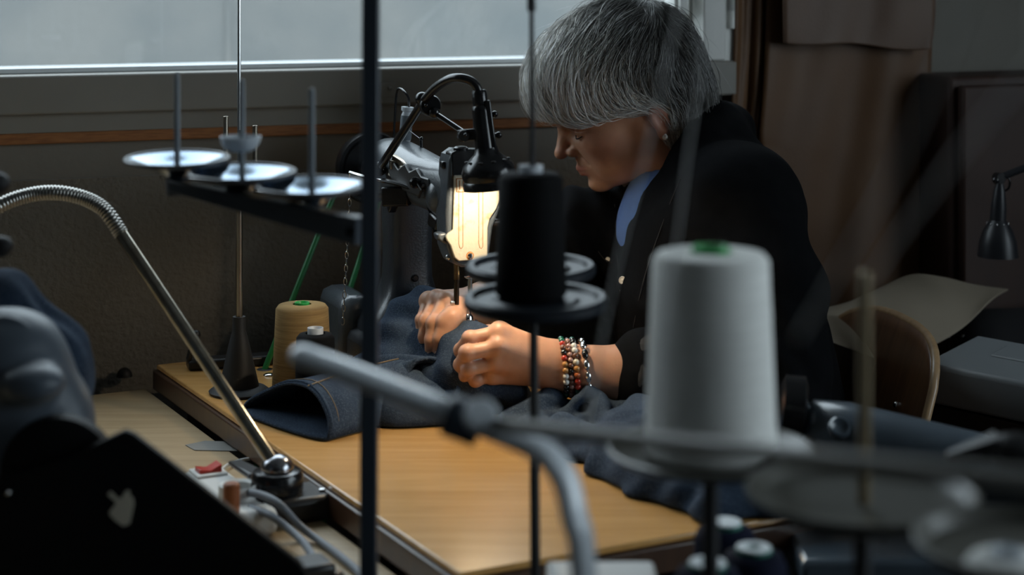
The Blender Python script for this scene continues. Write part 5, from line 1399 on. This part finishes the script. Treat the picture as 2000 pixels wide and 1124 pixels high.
# flat grey machine at the right edge
gm = thing('grey_office_machine', R3(0.86, 0.34, DZ), 'flat pale grey machine with rounded front edge on the desk', 'machine')
g_l, g_r = WZ(1806, 706, DZ+0.085), WZ(2080, 760, DZ+0.085)
gd_ = (g_r-g_l).normalized(); gv_ = V((-gd_.y, gd_.x, 0))
M_GPLAS = mat('grey_plastic', (0.20, 0.215, 0.225), 0.45, bump=0.15, bscale=900, bdist=0.0004)
m = MB()
def gsec(o_, prof): return [o_ + gv_*a + V((0, 0, b)) for a, b in prof]
prof = [(0.0, -0.050), (-0.004, -0.030), (0.0, -0.004), (0.006, 0.0), (0.115, 0.016), (0.115, -0.050)]
m.prism([(a, b) for a, b in prof], g_l, gv_, ZUP, g_r-g_l); gbod = m.build('cover', M_GPLAS, gm, bevel=0.004)
m = MB(); gx = (g_r-g_l); m.hexa([g_l+gx*0.30+gv_*0.055+V((0, 0, 0.006)), g_l+gx*0.95+gv_*0.055+V((0, 0, 0.006)), g_l+gx*0.95+gv_*0.10+V((0, 0, 0.012)), g_l+gx*0.30+gv_*0.10+V((0, 0, 0.012))],
        [g_l+gx*0.30+gv_*0.055+V((0, 0, 0.0095)), g_l+gx*0.95+gv_*0.055+V((0, 0, 0.0095)), g_l+gx*0.95+gv_*0.10+V((0, 0, 0.0165)), g_l+gx*0.30+gv_*0.10+V((0, 0, 0.0165))]); m.build('lid', M_GPLAS, gm, bevel=0.003)
m = MB(); m.prism([(0.004, -0.085), (0.004, -0.052), (0.11, -0.052), (0.11, -0.085)], g_l+gx*0.02, gv_, ZUP, gx*0.96); m.build('chassis', M_BLACKP, gm, bevel=0.003)

# desk lamp
dl = thing('desk_lamp', R3(1.08, 0.24, DZ), 'small black desk lamp with a bell shade at the right edge', 'lamp')
DY = 2.42
dc = W(1949, 432, DY)
m = MB(); m.lathe([(0, 0.004), (0.010, 0.002), (0.0125, -0.002), (0.019, -0.012), (0.0245, -0.028), (0.0262, -0.044), (0.0266, -0.047), (0.0255, -0.047), (0.0235, -0.028), (0.012, -0.008), (0, -0.006)], dc, ZUP, 36); dsh = m.build('shade', mat('satin_black', (0.012, 0.013, 0.016), 0.4), dl, smooth=40)
for k in range(10):
    a_ = 2*math.pi*k/10; m = MB(); m.ball(dc+V((0.0142*math.cos(a_), 0.0142*math.sin(a_), -0.003)), 0.0012, 8, 5); m.build('rivet', M_STEEL, dsh, smooth=180)
m = MB(); m.lathe([(0.0105, 0.0), (0.0100, 0.02), (0.0075, 0.040), (0.0045, 0.052), (0.0045, 0.058), (0, 0.058)], dc, V((0.05, 0, 1)), 24); m.build('neck', MATS['satin_black'], dl, smooth=40)
m = MB(); jn = W(1951, 348, DY); m.lathe([(0, -0.006), (0.007, -0.006), (0.007, 0.006), (0, 0.006)], jn, (0.3, -1, 0), 18); m.ball(W(1945, 352, DY-0.01), 0.005, 12, 8); m.tube(catmull([W(1962, 340, DY), W(1972, 352, DY), W(1970, 368, DY), W(1960, 374, DY)], 5), 0.0016, 8); m.build('joint', M_BLACKM, dl, smooth=45)
el = W(2075, 300, DY); ft = R3(0.99, 0.22, DZ)
m = MB(); m.tube([W(1956, 346, DY), el], 0.0048, 12); m.build('upper_arm', MATS['satin_black'], dl)
m = MB(); m.ball(el, 0.008, 14, 8); m.tube([el, R3(1.08, 0.24, DZ+0.012)], 0.0048, 12); m.build('lower_arm', MATS['satin_black'], dl)
m = MB(); m.lathe([(0, 0), (0.05, 0), (0.05, 0.008), (0.03, 0.013), (0, 0.014)], R3(1.08, 0.24, DZ), ZUP, 32); m.build('foot', MATS['satin_black'], dl, smooth=40)

# ---- the woman's chair
M_CHAIR = wood('walnut_ply', (0.16, 0.075, 0.032), (0.085, 0.038, 0.017), 0.35, 0.0, 1.2)
M_PLYEDGE = wood('ply_rim', (0.42, 0.27, 0.14), (0.30, 0.18, 0.09), 0.45)
chair = thing('wooden_chair', V((0.30, 2.27, 0)), 'plywood chair with a curved walnut backrest behind the woman', 'chair')
b_far, b_near = V((0.400, 2.44, 0)), V((0.462, 2.072, 0))
bz0, bz1 = 0.585, 0.790
def back_pt(u, w, off=0.0):
    c = b_far.lerp(b_near, 0.5+0.5*u); d = (b_near-b_far).normalized(); nr = V((d.y, -d.x, 0))
    if nr.x < 0: nr = -nr
    zz = (bz0+bz1)/2 + (bz1-bz0)/2*w
    return c + nr*(0.028*(1-u*u) + off) + V((0.03*w, 0, zz))
rows = []
for i in range(25):
    u = -1+2*i/24; wm = (1-abs(u)**3.2)**(1/2.6) if abs(u) < 1 else 0.0
    wm = max(wm, 0.02)
    rows.append([back_pt(u, -wm + 2*wm*j/12) for j in range(13)])
m = MB(); m.grid(rows); bk = m.build('backrest', M_CHAIR, chair, smooth=180, solid=0.010)
edge = [rows[i][12] for i in range(25)] + [rows[24][j] for j in range(11, -1, -1)]
m = MB(); m.tube(edge, 0.0056, 8); m.build('backrest_edge', M_PLYEDGE, bk, smooth=60)
for (a, b) in ((0.30, 0.12), (0.30, -0.12), (0.62, 0.02), (0.62, -0.20)):
    q = back_pt(a, b, -0.006); m = MB(); m.ball(q, 0.0042, 12, 8); m.build('screw', M_CHROME, bk, smooth=180)
m = MB(); m.box((0.265, 2.26, SEATZ-0.022), (0.36, 0.38, 0.016)); m.build('seat', M_CHAIR, chair, bevel=0.006)
for sx, sy in ((-1, -1), (-1, 1), (1, -1), (1, 1)):
    tpq = V((0.265+sx*0.14, 2.26+sy*0.15, SEATZ-0.03)); m = MB(); m.tube([tpq, V((tpq.x+sx*0.03, tpq.y+sy*0.02, 0.0))], 0.010, 12); m.build('leg', M_STEEL, chair)
for sy in (-0.09, 0.09):
    m = MB(); m.tube([V((0.41, 2.26+sy, SEATZ-0.03)), V((0.45, 2.26+sy, SEATZ+0.05)), back_pt(-sy*3, -0.5, 0.012)], 0.008, 10); m.build('back_support', M_STEEL, chair)
# ================================================================== foreground: thread stands on the front table
M_STANDP = mat('blue_grey_paint', (0.035, 0.045, 0.060), 0.4)
M_DISH = mat('polished_dish', (0.20, 0.255, 0.32), 0.14, metal=0.9)
M_DISHRIM = mat('dish_rim', (0.05, 0.06, 0.075), 0.35)
M_PIN = mat('pin_plastic', (0.16, 0.18, 0.20), 0.4)
# three-dish stand with square post
pt, pb_ = W(725, -60, 1.345), W(719.5, 1255, 1.345)
pb_ = V((pb_.x, 1.345, FT))
tsd = thing('thread_stand', pb_, 'dark square-post thread stand carrying three shiny empty dishes on a slanting arm', 'thread stand')
m = MB(); m.bar(pb_, pt, 0.0128, 0.0128, up=(0, 1, 0)); m.build('post', M_STANDP, tsd, bevel=0.0015)
m = MB(); m.lathe([(0, 0), (0.035, 0), (0.035, 0.006), (0.012, 0.010), (0.012, 0.02), (0, 0.02)], pb_, ZUP, 28); m.build('foot', M_STANDP, tsd, smooth=40)
a0, a1 = W(338, 362, 1.50), W(706, 452, 1.36)
m = MB(); m.bar(a0, a1, 0.012, 0.0095, w1=0.014, h1=0.021); m.build('arm', M_STANDP, tsd, bevel=0.001)
m = MB(); m.lathe([(0, 0), (0.0035, 0), (0.0035, 0.002), (0, 0.002)], W(684, 452, 1.355), (0, -1, 0), 14); m.build('bolt', M_BLACKM, tsd)
def dish_prof(r): return [(0.0, -0.0135), (0.009, -0.0135), (0.0115, -0.011), (r*0.62, -0.0045), (r*0.955, 0.0), (r, 0.0010), (r, 0.0022), (r*0.955, 0.0016), (r*0.62, -0.0030), (0.010, -0.0095), (0.0, -0.0095)]
tiltv = V((0.0, -0.045, 1)).normalized()
for px_, py_, Yd, tpy in ((346, 314, 1.505, 143), (473, 341, 1.465, 155), (609, 367, 1.425, 172)):
    c = W(px_, py_, Yd)
    m = MB(); m.lathe(dish_prof(0.0415), c, tiltv, 48); d_ = m.build('dish', M_DISH, tsd, smooth=40)
    m = MB(); m.tube([c + (frame_of(tiltv)[0]*math.cos(2*math.pi*k/48)+frame_of(tiltv)[1]*math.sin(2*math.pi*k/48))*0.0418 + tiltv*0.0014 for k in range(48)], 0.0019, 8, closed=True); m.build('rim', M_DISHRIM, d_, smooth=80)
    m = MB(); m.lathe([(0, -0.028), (0.0085, -0.028), (0.0095, -0.013), (0, -0.013)], c, ZUP, 20); m.build('collar', M_STANDP, d_, smooth=40)
    m = MB(); tpz = W(px_, tpy, Yd).z; m.tube([c-ZUP*0.012, V((c.x, c.y, tpz-0.003)), V((c.x, c.y, tpz))], [0.0026, 0.0024, 0.0016], 12); m.build('pin', M_PIN, tsd, smooth=60)
cc = W(470, 297, 1.462)
m = MB(); m.lathe([(0, 0), (0.008, 0.0005), (0.0125, 0.003), (0.0155, 0.008), (0.0165, 0.0125), (0.0155, 0.0125), (0.0145, 0.008), (0.0115, 0.004), (0.006, 0.0018), (0, 0.0016)], cc, ZUP, 32); tag(m.build('felt_cup', M_NYLON, None, smooth=50), 'small frosted plastic cup threaded on the middle dish\'s pin', 'cup')

# slim black rod stand with two discs and the black thread spool
rt, rb = W(1037, -60, 1.40), W(1045, 1215, 1.40)
rb = V((rb.x, 1.36, FT)); rt = V((W(1037, 0, 1.40).x, 1.40, rt.z))
rst = thing('thread_stand', rb, 'slim black rod thread stand with two black discs, in front of the woman\'s chest', 'thread stand')
M_BDISC = mat('black_disc', (0.010, 0.013, 0.018), 0.42, spec=0.3)
mid = W(1042, 600, 1.40)
m = MB(); m.tube([rb, mid], [0.0040, 0.0034], 14); m.build('rod', M_BLACKMATT, rst)
m = MB(); m.tube([mid, W(1038, 20, 1.40)], [0.0024, 0.0018], 12); m.tube([W(1038, 22, 1.40), rt], [0.0034, 0.0030], 12); m.build('spindle', M_BLACKMATT, rst)
m = MB(); m.lathe([(0, 0), (0.03, 0), (0.03, 0.005), (0.01, 0.009), (0, 0.009)], rb, ZUP, 28); m.build('foot', M_BLACKMATT, rst, smooth=40)
def black_disc(c, r, parent):
    m = MB(); m.lathe([(0, -0.006), (r*0.35, -0.006), (r*0.62, -0.004), (r*0.97, -0.0045), (r, -0.002), (r, 0.003), (r*0.96, 0.0052), (r*0.88, 0.0050), (r*0.83, 0.0012), (r*0.62, 0.0008), (r*0.56, 0.003), (r*0.2, 0.003), (0, 0.003)], c, V((0, -0.03, 1)), 56); return m.build('disc', M_BDISC, parent, smooth=30)
dc1 = W(1046, 590, 1.40); black_disc(dc1, 0.0555, rst)
dc2 = W(1037, 527, 1.52); black_disc(dc2, 0.054, rst)
m = MB(); m.bar(dc1-ZUP*0.012, dc2-ZUP*0.011, 0.010, 0.006); m.build('disc_arm', M_BLACKMATT, rst, bevel=0.001)
bs = W(1037, 583, 1.40) + ZUP*0.0
thread_cone('thread_cone', V((bs.x, 1.40, dc1.z+0.0042)), 0.0275, 0.0243, (W(1037, 336, 1.40).z-dc1.z-0.0042), M_BLKT, 'black thread cone standing on the slim rod stand\'s front disc', None, M_CLEARP, 0.0092, 0.005)

# steel bracket stand at the right with the white cone and big dishes
M_BRIGHT = mat('galvanised_tube', (0.72, 0.77, 0.82), 0.22, coat=0.6)
M_GBAR = mat('grey_bar', (0.19, 0.183, 0.165), 0.5)
M_CLDISH = mat('smoky_dish', (0.080, 0.078, 0.066), 0.36)
rs0 = V((0.045, 1.00, FT))
rsd = thing('thread_stand', rs0, 'grey steel thread stand in the right foreground with a bent tube and large dishes', 'thread stand')
tb = catmull([W(590, 695, 1.06), W(700, 735, 1.05), W(820, 782, 1.04), W(930, 826, 1.03), W(1020, 862, 1.02), W(1072, 892, 1.01), W(1105, 940, 1.005), W(1122, 1010, 1.0), W(1140, 1124, 1.0), V((W(1150, 1200, 1.0).x, 1.0, FT))], 8)
m = MB(); m.tube(tb, 0.0105, 22, sy=0.60, up=(0, 0, 1)); m.ball(tb[0], (0.0075, 0.0105, 0.0063), 16, 10); m.build('bent_tube', M_BRIGHT, rsd, smooth=60)
m = MB(); m.lathe([(0, 0), (0.03, 0), (0.03, 0.006), (0.012, 0.010), (0, 0.010)], V((tb[-1].x, tb[-1].y, FT)), ZUP, 28); m.build('foot', M_GBAR, rsd, smooth=40)
b0_, b1_ = W(935, 826, 1.02), W(2080, 948, 0.66)
m = MB(); m.bar(b0_, b1_, 0.007, 0.0075); m.build('cross_bar', M_GBAR, rsd, bevel=0.002)
m = MB(); m.box(W(905, 820, 1.03), (0.022, 0.018, 0.022), V((0.93, 0, -0.36)), (0, 1, 0), V((0.36, 0, 0.93))); m.build('clamp', M_STANDP, rsd, bevel=0.003)
m = MB(); m.lathe([(0, 0), (0.009, 0), (0.009, 0.012), (0, 0.012)], W(935, 812, 1.01), V((0.2, -1, 0.3)), 18); m.build('clamp_screw', M_BRIGHT, rsd, bevel=0.001)
WY = 1.13
dcw = W(1388, 893, WY)
m = MB(); m.lathe([(0, -0.004), (0.02, -0.004), (0.058, 0.0), (0.063, 0.004), (0.0645, 0.006), (0.062, 0.0065), (0.056, 0.0022), (0.02, 0.0), (0, 0.0)], dcw, ZUP, 56); m.build('dish', M_CLDISH, rsd, smooth=40)
m = MB(); m.tube([dcw-ZUP*0.003, V((dcw.x, dcw.y, FT+0.003))], 0.005, 14); m.lathe([(0, 0), (0.022, 0), (0.022, 0.004), (0.006, 0.007), (0, 0.007)], V((dcw.x, dcw.y, FT)), ZUP, 24); m.build('dish_post', M_BLACKMATT, rsd, smooth=40)
dcb = W(1684, 985, 1.02)
m = MB(); m.lathe([(0, -0.006), (0.02, -0.006), (0.055, -0.002), (0.0630, 0.004), (0.0650, 0.0075), (0.063, 0.008), (0.056, 0.001), (0.02, -0.002), (0, -0.002)], dcb, ZUP, 56); m.build('dish', M_CLDISH, rsd, smooth=40)
m = MB(); pz = W(1690, 540, 1.02).z; m.tube([V((dcb.x+0.001, dcb.y, dcb.z)), V((dcb.x+0.0015, dcb.y, pz))], 0.0036, 12); m.ball(V((dcb.x+0.0015, dcb.y, pz)), 0.0036, 12, 8); m.build('pin', mat('brass_pin', (0.26, 0.20, 0.12), 0.4, metal=0.6), rsd, smooth=60)
m = MB(); m.tube([dcb-ZUP*0.003, V((dcb.x, dcb.y, FT+0.003))], 0.005, 14); m.lathe([(0, 0), (0.022, 0), (0.022, 0.004), (0.006, 0.007), (0, 0.007)], V((dcb.x, dcb.y, FT)), ZUP, 24); m.build('dish_post', M_BLACKMATT, rsd, smooth=40)
dce = W(2010, 1085, 0.92)
m = MB(); m.lathe([(0, -0.006), (0.02, -0.006), (0.050, -0.002), (0.0560, 0.004), (0.0580, 0.0075), (0.056, 0.008), (0.050, 0.001), (0.02, -0.002), (0, -0.002)], dce, ZUP, 56); m.build('dish', M_CLDISH, rsd, smooth=40)
m = MB(); m.tube([dce-ZUP*0.003, V((dce.x, dce.y, FT+0.003))], 0.005, 14); m.lathe([(0, 0), (0.022, 0), (0.022, 0.004), (0.006, 0.007), (0, 0.007)], V((dce.x, dce.y, FT)), ZUP, 24); m.build('dish_post', M_BLACKMATT, rsd, smooth=40)
m = MB(); m.bar(W(1850, 893, 1.16), W(1955, 872, 1.16), 0.006, 0.005, w1=0.02, h1=0.016); m.ball(W(1985, 880, 1.16), (0.020, 0.016, 0.011), 18, 10); m.build('clamp_lever', M_BLACKP, rsd, bevel=0.001)
# white cone
thread_cone('thread_cone', dcw+ZUP*0.002, 0.0408, 0.0360, (W(1394, 492, WY).z-dcw.z-0.002), M_WHT, 'large white thread cone with green core in the right foreground', None, M_GREENP, 0.0115, 0.0035)
wcone2 = V((W(1968, 1090, 0.90).x, 0.90, 0)); 
thread_cone('thread_cone', V((wcone2.x, 0.90, FT)), 0.026, 0.021, (W(1968, 1085, 0.90).z-FT), M_WHT, 'white thread cone cut off by the lower right corner', None, M_CLEARP, 0.008, 0.003)
# small navy spools standing on the front table
M_NAVY = thread_mat('navy_thread', (0.0035, 0.005, 0.016), (0.005, 0.007, 0.022)); M_PAPER = mat('white_core', (0.75, 0.80, 0.82), 0.6); M_TEAL = mat('teal_ring', (0.02, 0.14, 0.10), 0.5)
def spool(px_, py_, Y_, r, label, hole=True):
    c = W(px_, py_, Y_); base = V((c.x, Y_, FT)); h = c.z-FT
    t_ = thing('thread_spool', base, label, 'thread spool', 'navy spools on the front table')
    m = MB(); m.lathe([(0, 0), (r*1.05, 0), (r*1.06, 0.004), (r, h-0.010), (r*0.86, h-0.003), (r*0.55, h-0.001), (0, h-0.001)], base, ZUP, 40); m.build('wound_thread', M_NAVY, t_, smooth=50)
    m = MB(); m.lathe([(r*0.56, h-0.004), (r*0.56, h+0.0015), (r*0.50, h+0.0016), (0, h+0.001)], base, ZUP, 32); m.build('rim_ring', M_TEAL, t_, smooth=40)
    m = MB(); m.lathe([(r*0.53, h+0.0010), (r*0.52, h+0.0028), (r*0.26, h+0.0030), (r*0.24, h-0.006) if hole else (r*0.1, h+0.003), (0, h-0.006) if hole else (0, h+0.003)], base, ZUP, 32); m.build('core', M_PAPER, t_, smooth=40)
spool(1416, 1026, 1.33, 0.0225, 'navy thread spool with a closed white top, farthest of the three', False)
spool(1472, 1076, 1.25, 0.0225, 'navy thread spool with an open white core, rightmost of the three')
spool(1382, 1106, 1.18, 0.0225, 'navy thread spool with a broad white ring, nearest of the three')
m = MB(); m.box((W(1175, 1130, 1.25).x, 1.25, (FT + W(1175, 1119, 1.25).z)/2), (0.075, 0.05, W(1175, 1119, 1.25).z-FT)); tag(m.build('white_box', M_WPL, None, bevel=0.003), 'white box edge peeking in at the bottom below the black rod', 'box')

# loose threads rising from the cones towards the camera, far out of focus
M_LOOSE = mat('loose_thread', (0.8, 0.8, 0.8), 0.7)
def loose(pts, r, label):
    q = [W(*p) for p in pts]; q.append(V((q[-1].x*1.1, q[-1].y, ROOM_H-0.01)))
    m = MB(); m.tube(catmull(q[:-1], 10) + [q[-1]], r, 6); return tag(m.build('loose_thread', M_LOOSE, None), label, 'thread', 'loose threads in the foreground')
loose([(1143, 850, 0.99), (1170, 690, 0.92), (1216, 470, 0.88), (1265, 285, 0.87), (1320, 43, 0.86), (1345, -80, 0.86)], 0.00062, 'pale blurred thread crossing the woman\'s cheek and jacket front')
loose([(1288, 850, 1.07), (1300, 640, 0.98), (1325, 450, 0.92), (1345, 290, 0.90), (1375, 100, 0.88), (1400, -80, 0.87)], 0.00052, 'pale blurred thread crossing the back of the woman\'s head')
loose([(1560, 660, 0.62), (1700, 420, 0.56), (1800, 220, 0.52), (1910, -80, 0.50)], 0.00060, 'pale blurred thread slanting over the tan hide')
loose([(1690, 560, 0.66), (1850, 330, 0.55), (2030, 110, 0.50)], 0.00055, 'pale blurred thread slanting over the wooden cabinet')

# ================================================================== grey sewing machine on the right
RT = T-0.04
rtb = thing('side_table', (0.67, 1.64, 0), 'black side table under the grey sewing machine at the right', 'table')
m = MB(); m.box((0.69, 1.63, RT-0.012), (0.56, 0.40, 0.024)); m.build('tabletop', MATS['dark_laminate'], rtb, bevel=0.003)
for x in (0.44, 0.94):
    for y in (1.46, 1.80):
        m = MB(); m.box((x, y, (RT-0.024)/2), (0.035, 0.035, RT-0.024)); m.build('leg', M_LEG, rtb, bevel=0.003)
M_GREY2 = hammered('grey_enamel_right', (0.060, 0.080, 0.100), (0.05, 0.066, 0.084), 0.30, strength=0.15)
GY = 1.60
rm = thing('sewing_machine', V((W(1760, 900, GY).x, GY, RT)), 'grey sewing machine with black hand wheel, blurred at the right', 'sewing machine')
P = []
for px_, py_, Y_, rs_, rz_ in ((1556, 868, 1.66, 0.012, 0.014), (1562, 862, 1.658, 0.026, 0.028), (1590, 856, 1.65, 0.033, 0.034), (1660, 862, 1.635, 0.034, 0.034), (1760, 884, 1.61, 0.033, 0.033), (1880, 912, 1.58, 0.032, 0.032), (2040, 950, 1.55, 0.032, 0.032)):
    c = W(px_, py_, Y_); row = []
    for k in range(28):
        t = 2*math.pi*k/28; row.append(c + V((0.1*math.cos(t)*rs_, math.cos(t)*rs_, math.sin(t)*rz_)))
    P.append(row)
m = MB(); m.grid(P, closed_u=True); m.f.append(tuple(range(28))); m.f.append(tuple(len(P)*28-28+k for k in range(28))); m.build('arm', M_GREY2, rm, smooth=60)
m = MB(); c = W(1640, 836, 1.61); m.lathe([(0.010, -0.004), (0.010, 0.001), (0.008, 0.003), (0.004, 0.0005), (0, 0.0)], c, V((0, -0.75, 0.55)), 24); m.build('oil_cover', M_GREY2, rm, smooth=40)
m = MB(); c = W(1548, 800, 1.655); m.lathe([(0, -0.012), (0.022, -0.012), (0.030, -0.009), (0.031, 0.009), (0.022, 0.012), (0, 0.012)], c, V((1, -0.12, -0.12)), 36); hw_ = m.build('hand_wheel', M_BLACKM, rm, smooth=40)
m = MB(); m.box(W(1541, 757, 1.648), (0.008, 0.016, 0.001), V((0.8, 0, 0.5)), (0, 1, 0), V((-0.5, 0, 0.8))); m.build('label_plate', M_WPL, hw_)
m = MB(); m.bar(W(1548, 800, 1.655), W(1575, 830, 1.655), 0.03, 0.03); m.build('shaft_housing', M_GREY2, rm, bevel=0.004)
m = MB(); c = W(1880, 912, 1.60); m.box(V((c.x, c.y, (c.z+RT)/2)), (0.07, 0.06, c.z-RT)); m.build('pillar', M_GREY2, rm, bevel=0.012)
m = MB(); m.box(V((W(1790, 900, 1.60).x, 1.60, RT+0.012)), (0.22, 0.12, 0.024)); m.build('bed', M_GREY2, rm, bevel=0.006)

# ================================================================== dark machine and jeans at the left
M_BLKBODY = mat('black_machine_paint', (0.004, 0.0043, 0.005), 0.6, spec=0.25)
LYm = 1.34
lm = thing('sewing_machine', V((W(150, 1200, LYm).x, LYm, TBN)), 'black sewing machine silhouette with round motor cover in the left foreground', 'sewing machine')
# slanted belt cover: outline in pixels, real thickness
def px_prism(mb, outline, Y0, depth, dirv=V((0, 1, 0))):
    pts = [W(a, b, Y0) for a, b in outline]
    n = len(pts)
    vs = pts + [p+dirv*depth for p in pts]
    mb.add(vs, [tuple(range(n-1, -1, -1)), tuple(range(n, 2*n))] + [(k, (k+1) % n, n+(k+1) % n, n+k) for k in range(n)]); return mb
zlow = 1300
m = MB(); px_prism(m, [(243, 842), (262, 850), (585, 1100), (600, 1125), (600, zlow), (-150, zlow), (-150, 960), (20, 930), (120, 900)], LYm, 0.008); cov = m.build('belt_cover', M_BLKBODY, lm, bevel=0.0015)
c = W(137, 900, LYm+0.052); m = MB(); m.lathe([(0, -0.045), (0.030, -0.045), (0.0425, -0.040), (0.0435, -0.036), (0.0425, -0.026), (0.030, -0.022), (0, -0.022)], c, (0.0, 1, 0.0), 48); m.build('motor_cover', M_BLKBODY, lm, smooth=40)
# worn patch on the cover
patch = [(210, 967), (215, 961), (229, 974), (235, 976), (245, 960), (252, 960), (253, 970), (259, 974), (261, 985), (257, 1006), (253, 1024), (241, 1029), (226, 1019), (214, 1006), (214, 1000), (225, 987), (226, 981)]
m = MB(); px_prism(m, patch, LYm-0.0012, 0.0014); m.build('bare_patch', mat('bare_metal', (0.62, 0.57, 0.46), 0.6), cov)
for a, b in ((84, 917), (16, 963)):
    m = MB(); m.ball(W(a, b, LYm+0.004 if a > 50 else LYm-0.001), 0.0022, 10, 6); m.build('screw', M_STEEL, cov, smooth=180)
# grey upper body and its small hood
M_BGREY = mat('satin_blue_grey', (0.085, 0.105, 0.130), 0.42)
ub_ = SDF()
ub_.chain([W(-90, 720, 1.42), W(20, 720, 1.42), W(95, 790, 1.42)], [0.045, 0.042, 0.030], 0.02)
ub_.ell(W(62, 748, 1.38), (0.026, 0.024, 0.015), None, 0.006)
ub_.cone(W(-60, 800, 1.42), W(90, 870, 1.42), 0.045, 0.035, 0.03); ub_.cone(W(-80, 900, 1.42), V((W(-40, 900, 1.42).x, 1.42, TBN)), 0.05, 0.06, 0.02)
ub_.cone(W(20, 768, 1.352), W(130, 760, 1.352), 0.006, 0.004, 0.006, True)
ub_.plane(V((0, 0, TBN+0.001)), (0, 0, -1))
sdf_obj('body', ub_, *bounds(W(-120, 650, 1.40), W(130, 700, 1.40), V((W(-40, 900, 1.42).x, 1.42, TBN)), W(130, 900, 1.44), pad=0.06), 0.004, M_BGREY, lm, 2)
for a, b, rx, rz in ((-8, 360, 0.010, 0.010), (2, 482, 0.0145, 0.0085)):
    m = MB(); m.tube([W(-160, b+4, 1.45), W(a, b, 1.45)], rz, 18); m.ball(W(a, b, 1.45), (rz*1.15, rz, rz), 18, 10); m.build('handle_knob', M_BLACKMATT, lm, smooth=60)
m = MB(); m.tube([W(-150, 300, 1.45), V((W(-150, 300, 1.45).x, 1.45, TBN))], 0.010, 14); m.build('upright', M_BLACKMATT, lm)
# jeans thrown over the machine
lj = SDF()
lj.chain([W(-60, 600, 1.50), W(10, 620, 1.50), W(70, 668, 1.51), W(130, 735, 1.52)], [0.028, 0.026, 0.026, 0.024], 0.02)
lj.chain([W(-80, 660, 1.49), W(30, 690, 1.49), W(95, 730, 1.50), W(128, 775, 1.50)], [0.035, 0.030, 0.026, 0.022], 0.02)
lj.cone(W(-30, 590, 1.49), W(5, 592, 1.49), 0.012, 0.009, 0.006)
lj.displace(wob(75, 0.0045, 61)); lj.displace(wob(170, 0.0022, 62))
tag(sdf_obj('jeans_on_machine', lj, *bounds(W(-100, 560, 1.5), W(190, 820, 1.52), pad=0.04), 0.003, M_DENIM, None, 1), 'dark blue jeans bunched over the machine in the left foreground', 'jeans')
# light collar strip of the machine's cover in front of the jeans
m = MB(); m.tube(catmull([W(-40, 660, 1.40), W(0, 640, 1.40), W(35, 648, 1.40), W(65, 680, 1.40), W(95, 725, 1.40)], 6), [0.006]*6+[0.009]*14+[0.006]*5, 12, sy=0.5, up=(0, 1, 0)); m.build('hood_rim', M_BGREY, lm, smooth=80)
